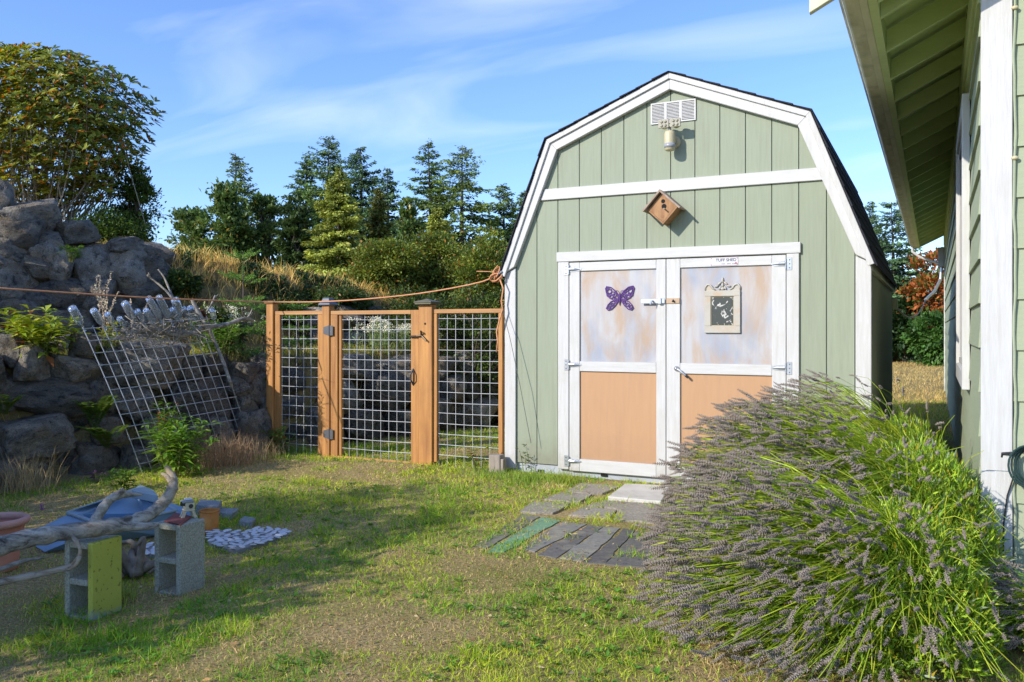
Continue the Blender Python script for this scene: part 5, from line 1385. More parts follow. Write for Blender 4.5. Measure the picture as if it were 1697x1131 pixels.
# ================================================================== TREES AND SHRUBS
def crownpos(px, Z): p = atd(px, HY, Z); return p.x, p.y
def ztop(py, Z): return CAMP.z + (HY - py) / FPX * Z
def rnd_dirs(n): return unit(RNG.normal(size=(n, 3)))
SUNV = np.array([-SUN_DIR.x, -SUN_DIR.y, -SUN_DIR.z])
def limb(mb, a, b, r0, r1, n=6, wob=.06, seg=5):
    a = Vector(a); b = Vector(b); L_ = (b - a).length
    pts = [a.lerp(b, i / seg) + (Vector(RNG.normal(size=3)) * wob * L_ * (0 if i in (0, seg) else .5)) for i in range(seg + 1)]
    mb.tube(pts, [r0 + (r1 - r0) * i / seg for i in range(seg + 1)], n, cap=False)
    return pts
def conifer(px, py, Z, halfpx, label, cols, name='fir_tree', base=None, dens=1.0, gap=.25, skirt=.08, group=None, droop=.25, leafk=1.0, cat='tree'):
    x, y = crownpos(px, Z); zb = gh(x, y) if base is None else base; zt = ztop(py, Z); H = zt - zb; W = halfpx / FPX * Z * (1.95 if gap > .1 else 1.3)
    t = thing(name, label, cat, (x, y, zb), group)
    mb = MB(); lean = Vector((RNG.normal() * .02 * H, RNG.normal() * .02 * H, 0))
    tr = lambda u: Vector((x, y, zb)) + lean * u + Vector((0, 0, H * u))
    mb.tube([tr(u) for u in np.linspace(-.02, .99, 8)], [max(.012, .028 * H * (1 - u)) for u in np.linspace(0, 1, 8)], 7)
    mb.build('trunk', BARK, t, smooth=True)
    C = []; Dv = []; Nv = []; Ln = []; cl = []
    u = skirt; bm_ = MB()
    asym = RNG.uniform(0, 6.28)
    tuft = max(.055, Z * .0046) * leafk
    while u < .985:
        reach = W * 1.15 * min(1.0, (1 - u) ** .68 * 1.12 + .008) * (1 if u > skirt + .06 else .75)
        nb = int(RNG.integers(5, 8))
        for k in range(nb):
            if RNG.random() < gap * .6 * (1 - u * .5): continue
            az = RNG.uniform(0, 6.283); L_ = reach * RNG.uniform(.45, 1.12) * (1 + .12 * math.cos(az - asym))
            o = np.array(tr(u + RNG.normal() * .006)); hd = np.array([math.cos(az), math.sin(az), 0])
            rise = .55 * (u - .35) + .5 * max(0, u - .8) + RNG.normal() * .08
            sd_ = np.array([-hd[1], hd[0], 0])
            npt = max(4, int(L_ / (tuft * .46) * dens * 1.45))
            v = np.sort(RNG.random(npt) ** .75)
            spine = o + hd * (v * L_)[:, None]; spine[:, 2] += L_ * (rise * v - droop * v * (1 - v * .55) ** 1 * v)
            if k < 3: bm_.tube([Vector(o), Vector(o + hd * L_ * .5 + np.array([0, 0, L_ * (rise * .5 - droop * .18)])), Vector(o + hd * L_ * .9 + np.array([0, 0, L_ * (rise * .9 - droop * .45)]))], [.012 * H * (1 - u) * .35 + .006, .008, .003], 4, cap=False)
            tone = RNG.normal() * .18
            for side in (-1, 1):
                for rep in range(2):
                    off = RNG.random(npt) * (.30 * L_ * (1 - v * .75) + .02) * side
                    c = spine + sd_ * off[:, None] + RNG.normal(size=(npt, 3)) * tuft * .35 * (1 - .7 * u)
                    c[:, 2] -= np.abs(off) * .25
                    d = hd * .75 + sd_ * side * .75 + np.stack([RNG.normal(size=npt) * .35, RNG.normal(size=npt) * .35, -.25 + RNG.normal(size=npt) * .3], 1)
                    C.append(c); Dv.append(d); Nv.append(np.array([-.25, -.4, .8]) + RNG.normal(size=(npt, 3)) * .6)
                    Ln.append(tuft * RNG.uniform(.7, 1.7, npt) * (1.0 - .62 * u ** 2))
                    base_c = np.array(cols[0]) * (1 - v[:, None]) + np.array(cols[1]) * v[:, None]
                    cl.append(np.clip(base_c * (1 + tone), .003, 1))
        u += RNG.uniform(.75, 1.25) * max(.012, .035 * (1 - u) + .010) * (1.3 / max(dens, .6)) ** .5
    bm_.build('branches', BARK, t)
    C = np.concatenate(C); F_ = Foliage(); n = len(C); ln = np.concatenate(Ln)
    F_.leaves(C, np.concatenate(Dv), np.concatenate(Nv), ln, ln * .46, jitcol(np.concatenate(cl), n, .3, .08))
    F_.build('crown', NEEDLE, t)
    return t, n
def broadleaf(px, py, Z, halfpx, label, cols, name='leafy_tree', base=None, clumps=90, per=55, leaf=None, low=.12, group=None, airy=.0, pnum=None, shape=1.0, cat='tree', botpx=None, depth=1.0, trunk=True, flat=.0):
    x, y = crownpos(px, Z); zb = gh(x, y) if base is None else base; zt = ztop(py, Z); H = zt - zb; W = halfpx / FPX * Z
    t = thing(name, label, cat, (x, y, zb), group)
    leaf = leaf or max(.05, Z * .0055)
    mb = MB(); top = Vector((x, y, zb + H * .8))
    if trunk: limb(mb, (x, y, zb - .2), top, .03 * H + .01, .008, 8, .05, 7)
    cz = zb + H * (low + (1 - low) / 2); rz = H * (1 - low) / 2
    CC = []
    while len(CC) < clumps:
        p = RNG.normal(size=3); p /= np.linalg.norm(p); r = RNG.random() ** .42
        q = p * r
        wz = 1 - .35 * shape * max(q[2], 0) ** 1.5 - (.25 * max(-q[2], 0))
        lump = 1 + .28 * (vnoise(p[0] * 2 + 3, p[2] * 2 + p[1], int(px) % 17) - .5) * 2
        CC.append((x + q[0] * W * wz * lump, y + q[1] * W * wz * lump * depth, cz + q[2] * rz * (.92 + .16 * (lump - 1)), r))
    F_ = Foliage()
    for (a, b, c, r) in CC:
        if RNG.random() < .5 or airy > 0:
            u = RNG.uniform(.15, .75); st_ = Vector((x, y, zb + H * u * min(1, (c - zb) / H + .1)))
            limb(mb, st_, (a, b, c), .010 * H * .6 + .004, .004, 5, .10, 4)
        n = int(per * RNG.uniform(.6, 1.3)); s_ = W * RNG.uniform(.10, .20) * (1.25 if clumps < 60 else 1)
        P = np.array([a, b, c]) + RNG.normal(size=(n, 3)) * np.array([s_, s_, s_ * .62])
        out_ = unit(P - np.array([x, y, cz])) + RNG.normal(size=(n, 3)) * .7
        Nn = np.array([0, 0, 1.0]) + out_ * .5 + RNG.normal(size=(n, 3)) * .4
        ln = leaf * RNG.uniform(.7, 1.4, n)
        mixv = np.clip(RNG.random(n) * .6 + RNG.normal() * .25 + .2, 0, 1)[:, None]
        cc_ = np.array(cols[0]) * (1 - mixv) + np.array(cols[1]) * mixv
        if len(cols) > 2:
            odd = RNG.random(n) < (cols[3] if len(cols) > 3 else .04); cc_[odd] = np.array(cols[2])
        F_.leaves(P, out_, Nn, ln, ln * .55, jitcol(cc_, n, .28, .08))
    if mb.v: mb.build('trunk', BARK, t)
    F_.build('crown', LEAF, t)
    return t
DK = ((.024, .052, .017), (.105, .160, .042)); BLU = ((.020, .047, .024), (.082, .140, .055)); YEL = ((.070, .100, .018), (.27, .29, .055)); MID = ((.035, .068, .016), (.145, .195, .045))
BLG = ((.034, .068, .020), (.125, .180, .045), (.28, .22, .05), .03)
tg = 'trees beyond the hill crest'
broadleaf(318, 322, 30, 36, 'round leafy tree farthest left on the hill crest', BLG, clumps=120, per=60, low=.05, group=tg)
conifer(392, 252, 31, 34, 'fir tip rising over two leafy trees on the left of the crest', MID, dens=.9, group=tg, gap=.15)
broadleaf(378, 295, 28, 40, 'tall leafy tree with pale trunk standing before the left fir', BLG, clumps=150, per=60, low=.03, group=tg)
broadleaf(440, 292, 29, 32, 'airy leafy tree with sky gaps between the left trees and the firs', BLG, clumps=75, per=48, low=.05, group=tg, airy=1)
broadleaf(487, 312, 27, 28, 'dark rounded leafy tree left of the firs', ((.016, .036, .012), (.055, .085, .022)), clumps=100, per=55, low=.02, group=tg)
conifer(536, 224, 32, 52, 'tallest fir of the middle group with ragged open top', DK, group=tg, dens=1.0, gap=.22)
conifer(508, 252, 33, 30, 'narrow fir at the left shoulder of the tallest middle fir', DK, group=tg, gap=.2)
conifer(603, 243, 31, 42, 'dark fir right of the tallest middle fir', BLU, group=tg, gap=.15)
conifer(561, 278, 24, 46, 'yellow-green conifer in front of the dark middle firs', YEL, group=tg, dens=1.35, gap=.06, skirt=.0, droop=.12)
conifer(645, 278, 30, 30, 'slim dark fir right of the middle group', BLU, group=tg, gap=.18)
conifer(627, 310, 25, 28, 'short olive conifer below the slim dark fir', ((.035, .048, .010), (.12, .125, .025)), group=tg, dens=1.3, gap=.08, skirt=.0, droop=.12)
broadleaf(676, 322, 27, 26, 'leafy tree filling the dip between the fir groups', BLG, clumps=80, per=50, low=.0, group=tg)
conifer(720, 230, 29, 40, 'left fir of the twin firs near the shed', DK, group=tg, gap=.25)
conifer(764, 240, 28, 56, 'broad open fir of the twin firs with long level boughs', MID, group=tg, gap=.34, dens=.85, droop=.35)
conifer(722, 345, 20, 34, 'olive green bushy conifer at the foot of the twin firs', YEL, group=tg, dens=1.3, gap=.08, skirt=.0, droop=.1)
conifer(838, 302, 30, 32, 'small dark fir close to the shed roof', DK, group=tg, gap=.15)
conifer(872, 314, 33, 30, 'fir half hidden behind the shed roof edge', DK, group=tg, gap=.15)
# row seen in the gap between shed and house
conifer(1487, 332, 34, 44, 'blue green fir in the gap between shed and house', BLU, group='trees across the dry field', gap=.2, base=0)
conifer(1438, 332, 36, 26, 'fir tip peeping over the shed right roof slope', DK, group='trees across the dry field', base=0)
broadleaf(1500, 470, 33, 52, 'dark shrub mass under the fir in the gap', ((.010, .026, .008), (.030, .062, .014)), name='shrub', cat='shrub', clumps=110, per=60, low=.0, group='trees across the dry field', base=0, trunk=False)
broadleaf(1552, 515, 30, 42, 'bright green low shrub beside the house corner', ((.030, .070, .014), (.075, .160, .030)), name='shrub', cat='shrub', clumps=90, per=60, low=.0, group='trees across the dry field', base=0, trunk=False)
broadleaf(1545, 400, 32, 42, 'orange red maple glowing beyond the house end', ((.20, .055, .016), (.38, .13, .035), (.08, .11, .02), .3), name='maple_tree', clumps=85, per=55, low=.15, group='trees across the dry field', base=0)
# beyond the sides of the view
conifer(-120, 300, 30, 60, 'fir behind the rhododendron, beyond the left edge', DK, group=tg)
broadleaf(1640, 380, 40, 60, 'leafy tree hidden behind the house', BLG, group='trees across the dry field', base=0, clumps=60)

# shrubs on the terrace behind the gate
sg = 'evergreen shrubs behind the fence'
BX = ((.020, .038, .010), (.085, .120, .024), (.20, .09, .02), .03)
BX2 = ((.042, .068, .014), (.215, .25, .040), (.30, .14, .03), .06)
broadleaf(640, 392, 13.2, 58, 'tall dark evergreen shrub behind the gate, left of three', BX2, 'shrub', clumps=170, per=90, leaf=.048, low=-.05, group=sg, cat='shrub', shape=.5)
broadleaf(722, 378, 13.8, 60, 'tall evergreen shrub behind the gate, middle of three', BX2, 'shrub', clumps=170, per=90, leaf=.048, low=-.05, group=sg, cat='shrub', shape=.5)
broadleaf(806, 372, 12.6, 56, 'tall evergreen shrub crowding the shed left corner', BX2, 'shrub', clumps=170, per=90, leaf=.048, low=-.05, group=sg, cat='shrub', shape=.5)
broadleaf(690, 470, 12.0, 75, 'low dark shrub in the shade beneath the tall ones', BX, 'shrub', clumps=110, per=80, leaf=.045, low=-.1, group=sg, cat='shrub', shape=.3, trunk=False)
broadleaf(790, 455, 11.6, 60, 'low dark shrub beside the shed wall', BX, 'shrub', clumps=110, per=80, leaf=.045, low=-.1, group=sg, cat='shrub', shape=.3, trunk=False)
broadleaf(560, 478, 11.8, 52, 'spreading shrub below the grassy crest, above the gate hinge', BX, 'shrub', clumps=120, per=80, leaf=.042, low=-.1, group=sg, cat='shrub', shape=.3, trunk=False)
broadleaf(470, 500, 11.0, 32, 'small shrub on the slope above the left fence panel', BX, 'shrub', clumps=70, per=60, leaf=.042, low=-.1, group=sg, cat='shrub', shape=.3, trunk=False)
broadleaf(296, 452, 10.2, 30, 'dark creeping shrub right of the upper boulders', ((.020, .040, .012), (.075, .110, .022), (.16, .09, .03), .04), 'shrub', clumps=90, per=80, leaf=.04, low=-.05, cat='shrub', shape=.2, trunk=False)
broadleaf(362, 505, 9.5, 36, 'dark green shrub in shade behind the fir sapling', BX, 'shrub', clumps=100, per=70, leaf=.04, low=-.05, cat='shrub', shape=.2, trunk=False)

# rhododendron: whorls of long leaves on grey stems
def rhodo():
    Z = 12.0; x, y = crownpos(70, Z); zb = gh(x, y) - .1; sc = Z / FPX
    t = thing('rhododendron', 'large rhododendron with yellowing and orange leaves above the upper boulders', 'shrub', (x, y, zb))
    cx, cy = x, y
    zc = ztop(215, Z)
    F_ = Foliage(); mb = MB(); tips = []
    Rv = Vector((CY, SY, 0)); Fv = Vector((-SY, CY, 0))
    for i in range(4000):
        d = RNG.normal(size=3); d /= np.linalg.norm(d); r = RNG.random() ** .28
        w_ = 178 * sc; h_ = 142 * sc
        lump = 1 + .16 * (vnoise(d[0] * 3 + 2, d[2] * 3 + d[1] * 2, 4) - .5) * 2
        q = Vector((cx, cy, zc)) + Rv * float(d[0] * r * w_ * lump) + Fv * float(d[1] * r * w_ * .75) + Vector((0, 0, float(d[2] * r * h_ * lump)))
        # lopsided: the lower left is open, the lower right hangs
        lx = d[0] * r; lz = d[2] * r
        if lz < -.35 and lx < -.1 and RNG.random() < .6: continue
        if lz < -.05 and r < .7 and RNG.random() < .35: continue
        tips.append((q, r, d))
    for k, (q, r, d) in enumerate(tips):
        nl = int(RNG.integers(6, 10)); az = RNG.random(nl) * 6.28
        axis = unit(np.array([[d[0] * .6, d[1] * .6, .75 + RNG.normal() * .15]]))[0]
        a1 = unit(np.cross(axis, RNG.normal(size=3))[None])[0]; a2 = np.cross(axis, a1)
        Dv = a1 * np.cos(az)[:, None] + a2 * np.sin(az)[:, None] + axis * RNG.uniform(.15, .8)
        C = np.repeat(np.array(q)[None], nl, 0) + Dv * .008
        ln = RNG.uniform(.075, .125, nl) ; tone = RNG.random()
        # leaf tone varies over the bush: yellower left, darker green right
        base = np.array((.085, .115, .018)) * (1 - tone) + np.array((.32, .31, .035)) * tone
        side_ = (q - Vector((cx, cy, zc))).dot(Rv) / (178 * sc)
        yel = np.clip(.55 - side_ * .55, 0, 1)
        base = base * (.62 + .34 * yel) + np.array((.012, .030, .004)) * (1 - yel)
        cc_ = jitcol(base, nl, .25, .12)
        u = RNG.random(nl)
        cc_[u < .13] = (.52, .16, .025); cc_[u < .04] = (.46, .32, .03); 
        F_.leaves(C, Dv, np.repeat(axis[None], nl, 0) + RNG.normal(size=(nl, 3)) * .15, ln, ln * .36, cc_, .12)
        if (k % 16 == 0 and d[2] < .1) or k % 50 == 0:
            root = Vector((cx, cy, zb)) + Rv * float(RNG.normal() * .25 - .15) + Fv * float(RNG.normal() * .2)
            md = root.lerp(q, .5) + Vector(RNG.normal(size=3)) * .22 + Vector((0, 0, -.16))
            mb.tube([root, root.lerp(md, .5), md, md.lerp(q, .55) + Vector((0, 0, -.03)), q], [.018, .013, .009, .006, .003], 5, cap=False)
    mb.build('stems', TWIGG, t)
    F_.build('leaves', LEAF, t)
rhodo()
broadleaf(222, 268, 12.5, 38, 'dark small leaved evergreen shrub hanging right of the rhododendron', ((.024, .048, .010), (.090, .140, .024), (.20, .09, .02), .02), 'shrub', clumps=110, per=85, leaf=.046, low=.10, cat='shrub', shape=.3)
broadleaf(175, 350, 11.8, 60, 'dark green shrub spilling over the boulders under the rhododendron', ((.024, .048, .010), (.090, .140, .024)), 'shrub', clumps=110, per=80, leaf=.046, low=.05, cat='shrub', shape=.2)

# trees and tall shrubs beyond the left edge and behind the viewer: they shade the left of the lawn
def shade_tree(x, y, H, W, label, low=.05, clumps=100, per=75, leaf=.10, depth=1.0):
    zb = gh(x, y); t = thing('leafy_tree', label, 'tree', (x, y, zb), 'tall shrubs along the left boundary')
    mb = MB(); limb(mb, (x, y, zb - .1), (x, y, zb + H * .8), .10, .02, 8, .04, 6)
    F_ = Foliage()
    for i in range(clumps):
        d = RNG.normal(size=3); d /= np.linalg.norm(d); r = RNG.random() ** .4
        c = np.array([x + d[0] * r * W, y + d[1] * r * W * depth, zb + H * (low + (1 - low) * (.5 + .5 * d[2] * r))])
        if i % 3 == 0: limb(mb, (x, y, zb + H * .4), c, .03, .008, 5, .08, 4)
        P = c + RNG.normal(size=(per, 3)) * W * .13
        F_.leaves(P, rnd_dirs(per), rnd_dirs(per), leaf * RNG.uniform(.7, 1.4, per), leaf * .6 * np.ones(per), jitcol((.05, .08, .02), per, .3))
    mb.build('trunk', BARK, t); F_.build('crown', LEAF, t)
SHADE = [(-4.4, -6.6, 3.2, 1.25, 'dense round shrub beyond the left edge, nearest the viewer'),
         (-6.1, -6.3, 2.25, 1.2, 'tall shrub on the terrace beyond the left edge'),
         (-5.2, -7.6, 3.0, 1.0, 'shrub behind the dense round one beyond the left edge'),
         (-3.5, -7.2, 2.35, 1.0, 'low shrub behind the viewer on the left')]
for a_ in SHADE: shade_tree(*a_)

# fir saplings on the terrace
def sapling(px, ptop, s__, H, label, col=((.06, .13, .02), (.20, .34, .055)), whorls=4, L0=.34, n1=6):
    q = ons(px, ptop, s__); zb = gh(q.x, q.y); H = q.z - zb
    t = thing('fir_sapling', label, 'sapling', (q.x, q.y, zb)); o = Vector((q.x, q.y, zb))
    mb = MB(); F_ = Foliage(); mb.tube([o, o + Vector((.01, 0, H * .5)), o + Vector((0, .01, H))], [.014, .009, .003], 6)
    def brush(a, b, ln, side=True):
        n = int((b - a).length / .0045); u = RNG.random(n); a_ = np.array(a); d = np.array(b - a); C = a_ + d * u[:, None]; C[:, 2] += -.05 * np.linalg.norm(d) * np.sin(u * 3.1)
        dn = d / np.linalg.norm(d); R_ = RNG.normal(size=(n, 3)); R_ -= (R_ @ dn)[:, None] * dn; Dv = unit(R_) * .8 + dn * .8; Dv[:, 2] += .1
        m = RNG.random((n, 1)) * .6 + u[:, None] * .4; F_.leaves(C, Dv, rnd_dirs(n), ln * RNG.uniform(.7, 1.2, n), np.full(n, .0065), jitcol(np.array(col[0]) * (1 - m) + np.array(col[1]) * m, n, .2))
    brush(o + Vector((0, 0, H * .75)), o + Vector((0, .01, H)), .035)
    for w_ in range(whorls):
        u = .93 - .80 * (w_ / max(whorls - .4, 1)); L_ = L0 * (.42 + .58 * (1 - u) ** .6); a0 = RNG.random() * 6.28
        for k in range(n1):
            az = a0 + 6.28 * k / n1 + RNG.normal() * .15; st = o + Vector((0, 0, H * (u + RNG.normal() * .01))); e = st + Vector((math.cos(az) * L_, math.sin(az) * L_, L_ * (.55 * u + RNG.normal() * .08)))
            brush(st, e, .034); mb.tube([st, e], [.005, .002], 4, cap=False)
            for fr in (.4, .6, .78):
                for sgn in (-1, 1):
                    p_ = st.lerp(e, fr); l2 = L_ * .42 * (1.1 - fr); a2 = az + sgn * .8; brush(p_, p_ + Vector((math.cos(a2) * l2, math.sin(a2) * l2, l2 * .25)), .028)
    mb.build('stem', BARK, t); F_.build('needles', NEEDLE, t)
sapling(402, 418, -.55, 0, 'bright green fir sapling on the terrace left of the fence', whorls=4, L0=.36)
sapling(436, 505, -.35, 0, 'second fir sapling pressed against the left fence post', ((.05, .11, .016), (.15, .29, .05)), whorls=4, L0=.30)
sapling(372, 540, -.45, 0, 'lowest young fir, behind the right end of the trellis', ((.05, .11, .016), (.17, .30, .05)), whorls=3, L0=.26)
sapling(494, 508, -.6, 0, 'young fir seen through the left fence panel', ((.05, .11, .016), (.16, .29, .05)), whorls=4, L0=.28)

# ================================================================== GRASS AND GROUND COVER
def lush(x, y):      # 0 dry thatch .. 1 green turf
    a = fbm(x * .9 + 3, y * .9, 4, 21); b = fbm(x * 3.1, y * 3.1, 3, 33)
    dry = .55 * sm(-.9, -2.2, np.asarray(x)) * sm(-1.8, -3.0, np.asarray(y))
    return np.clip((a * .6 + b * .4 - .44) * 8.0 + .98 - dry * 1.6, 0, 1)
def blades(F_, X, Y, H, Wd, col, lean=.6, z=None):
    n = len(X); Z0 = ground_h(X, Y) - .004 if z is None else z
    az = RNG.random(n) * 6.283; ln = lean * RNG.random(n) ** .7
    d = np.stack([np.cos(az) * ln, np.sin(az) * ln, np.sqrt(np.maximum(1 - np.minimum(ln, .97) ** 2, .05))], 1)
    P0 = np.stack([X, Y, Z0], 1); P1 = P0 + d * (H * .55)[:, None]
    d2 = d.copy(); d2[:, :2] *= 1.6; d2[:, 2] *= .75; P2 = P1 + unit(d2) * (H * .5)[:, None]
    F_.ribbon(P0, P1, P2, Wd, col)
def lawn():
    F_ = Foliage()
    N0 = 410000
    Zc = 1.4 + (15.5 - 1.4) * RNG.random(N0) ** 1.25
    lat = (RNG.random(N0) * 2 - 1) * .72
    X = CAMP.x + (CY * lat - SY) * Zc; Y = CAMP.y + (SY * lat + CY) * Zc
    s = sdist(X, Y)
    keep = (s > .12) & ~((np.abs(X) < 1.56) & (Y > -.02) & (Y < 4.5)) & ~((X > HX - .02) & (Y > HY0 - .03)) 
    # path: only in the joints and at random tufts
    path = (X > -.55 + .0 * Y) & (X < .95) & (Y > -2.6) & (Y < -.05) & (X > -.65 - (Y + 1.2) * .15)
    tuft = fbm(X * 4.6, Y * 4.6, 3, 44) > .53
    keep &= (~path) | (tuft & (RNG.random(N0) < .8))
    X, Y, Zc, s = X[keep], Y[keep], Zc[keep], s[keep]; n = len(X)
    g = lush(X, Y)
    # fewer blades on dry thatch, taller along the rock wall
    ok = RNG.random(n) < (.72 + .28 * g); X, Y, Zc, g, s = X[ok], Y[ok], Zc[ok], g[ok], s[ok]; n = len(X)
    edge = np.clip(1.2 - s, 0, 1) * .6
    dead = RNG.random(n) > (g * .72 + .24)
    H = (.010 + .026 * g * RNG.random(n) + .014 * RNG.random(n) + .05 * edge * RNG.random(n) ** 2) * np.where(dead, .95, 1.0)
    bushy = fbm(X * 4.3, Y * 4.3, 3, 8); H *= 1 + np.clip(bushy - .55, 0, 1) * 5.5
    col = np.empty((n, 3))
    gA = np.array((.095, .22, .018)); gB = np.array((.46, .48, .042)); mixv = np.clip(RNG.random(n) * .75 + (fbm(X * 1.7, Y * 1.7, 3, 60) - .5) * 1.2, 0, 1)[:, None]
    col[:] = gA * (1 - mixv) + gB * mixv
    dA = np.array((.52, .40, .18)); dB = np.array((.27, .19, .09)); mv = RNG.random((n, 1)); dc = dA * mv + dB * (1 - mv)
    col[dead] = dc[dead]
    pth = (X > -.55) & (X < .95) & (Y > -2.6); H = np.where(pth, H * .9 + .022, H)
    blades(F_, X, Y, H, np.clip(.0013 + .0005 * Zc, 0, .006) * RNG.uniform(.7, 1.3, n), jitcol(col, n, .25, .06), lean=.93)
    F_.build('lawn_grass', BLADE, kind='stuff', label='patchy green and straw coloured lawn grass')
    # broad leaved weeds and clover patches
    F2 = Foliage(); m = 2600
    Zc = 2.2 + 7 * RNG.random(m) ** 1.2; lat = (RNG.random(m) * 2 - 1) * .66
    X = CAMP.x + (CY * lat - SY) * Zc; Y = CAMP.y + (SY * lat + CY) * Zc
    k = (sdist(X, Y) > .25) & ~((np.abs(X) < 1.6) & (Y > -.1)) & (X < 2.0) & (lush(X, Y) > .75) & ~((X > -.65) & (X < .95) & (Y > -2.6))
    X, Y = X[k], Y[k]
    for x, y in zip(X, Y):
        nl = int(RNG.integers(5, 9)); az = RNG.random(nl) * 6.28; c = np.array([x, y, gh(x, y) + .006])
        Dv = np.stack([np.cos(az), np.sin(az), RNG.uniform(.15, .8, nl)], 1); ln = RNG.uniform(.02, .045, nl)
        F2.leaves(np.repeat(c[None], nl, 0), Dv, np.repeat(np.array([[0, 0, 1.]]), nl, 0), ln, ln * .38, jitcol((.09, .19, .02), nl, .3))
    F3 = Foliage(); m = 5200
    Zc = 2.0 + 8 * RNG.random(m) ** 1.2; lat = (RNG.random(m) * 2 - 1) * .66
    X = CAMP.x + (CY * lat - SY) * Zc; Y = CAMP.y + (SY * lat + CY) * Zc
    k = (sdist(X, Y) > .2) & ~((np.abs(X) < 1.6) & (Y > -.1)) & (X < 2.1); X, Y = X[k], Y[k]; m = len(X)
    onp = (X > -.6) & (X < .95) & (Y > -2.6) & (Y < -.05)
    P = np.stack([X, Y, ground_h(X, Y) + np.where(onp, .028, .012)], 1); az = RNG.random(m) * 6.28
    c = jitcol((.30, .19, .08), m, .5, .15); o = RNG.random(m) < .3; c[o] = (.52, .42, .22)
    F3.leaves(P, np.stack([np.cos(az), np.sin(az), RNG.normal(size=m) * .15], 1), np.repeat([[0, 0, 1.]], m, 0) + RNG.normal(size=(m, 3)) * .3, RNG.uniform(.012, .038, m), RNG.uniform(.006, .018, m), c)
    F3.build('leaf_litter', LEAF, kind='stuff', label='scattered dry leaves and straw litter on lawn and path')
    F2.build('lawn_weeds', LEAF, kind='stuff', label='low rosettes of broad leaved weeds in the lawn')
lawn()
def cover():
    # long dry grass on the crest and bank, ivy like cover below it
    F_ = Foliage(); n = 112000
    s = -RNG.uniform(1.15, 7.5, n) ; s = -1.35 - (RNG.random(n) ** 1.8) * 5.5; y = RNG.uniform(-2.6, 13, n)
    x = (s - 4.181 + .297 * np.minimum(y, 4)) / .955
    top = sm(-1.7, -2.3, s); dens = np.where(s > -1.8, .25, 1.0)
    dens = dens * (.35 + .65 * sm(.42, .62, fbm(x * 1.3, y * 1.3, 3, 70))) * np.where(y < -.6, .12, 1)
    k = RNG.random(n) < dens; x, y, s = x[k], y[k], s[k]; n = len(x)
    H = .07 + .19 * RNG.random(n) ** 1.5
    c = jitcol(np.array((.62, .42, .14)), n, .35, .08); gr = RNG.random(n) < .22; c[gr] = jitcol((.14, .16, .035), int(gr.sum()), .3)
    blades(F_, x, y, H, .0075 * np.ones(n), c, lean=.65)
    F_.build('dry_grass', BLADE, kind='stuff', label='long straw coloured grass along the hill crest')
    F_ = Foliage(); n = 90000
    s = RNG.uniform(-2.5, -.95, n); y = RNG.uniform(-2.6, 6.5, n); x = (s - 4.181 + .297 * np.minimum(y, 4)) / .955
    nz_ = fbm(x * 2.2, y * 2.2, 3, 77); k = (nz_ > .50 + .16 * (y < -.9)) & ((y > -1.0) | (s > -1.3)); x, y = x[k], y[k]; n = len(x)
    P = np.stack([x, y, ground_h(x, y) + RNG.random(n) * .09], 1)
    cc_ = jitcol((.035, .062, .014), n, .5, .1); o = RNG.random(n) < .06; cc_[o] = (.17, .075, .02); o = RNG.random(n) < .10; cc_[o] = (.13, .17, .03)
    F_.leaves(P, rnd_dirs(n) + np.array([.4, -.3, .2]), rnd_dirs(n) * .6 + np.array([.5, -.4, 1]), RNG.uniform(.03, .06, n), RNG.uniform(.02, .035, n), cc_)
    F_.build('ground_cover', LEAF, kind='stuff', label='low creeping leaves covering the shaded bank')
    # terrace turf
    F_ = Foliage(); n = 30000
    s = RNG.uniform(-1.25, -.30, n); y = RNG.uniform(-5, 8, n); x = (s - 4.181 + .297 * np.minimum(y, 4)) / .955
    H = .04 + .10 * RNG.random(n) ** 2
    c = jitcol(np.array((.38, .30, .10)), n, .3, .08); gr = RNG.random(n) < .45; c[gr] = jitcol((.16, .21, .035), int(gr.sum()), .3)
    blades(F_, x, y, H, .006 * np.ones(n), c, lean=.7)
    F_.build('terrace_grass', BLADE, kind='stuff', label='mixed dry and green grass on the terrace')
    # far field stubble
    F_ = Foliage(); n = 14000
    x = RNG.uniform(-1, 3.0, n); y = 5 + 30 * RNG.random(n) ** 1.3; H = .05 + .08 * RNG.random(n)
    blades(F_, x, y, H, .010 * np.ones(n), jitcol((.44, .32, .12), n, .35), lean=.8)
    F_.build('field_grass', BLADE, kind='stuff', label='short dry grass in the field beyond the shed')
cover()

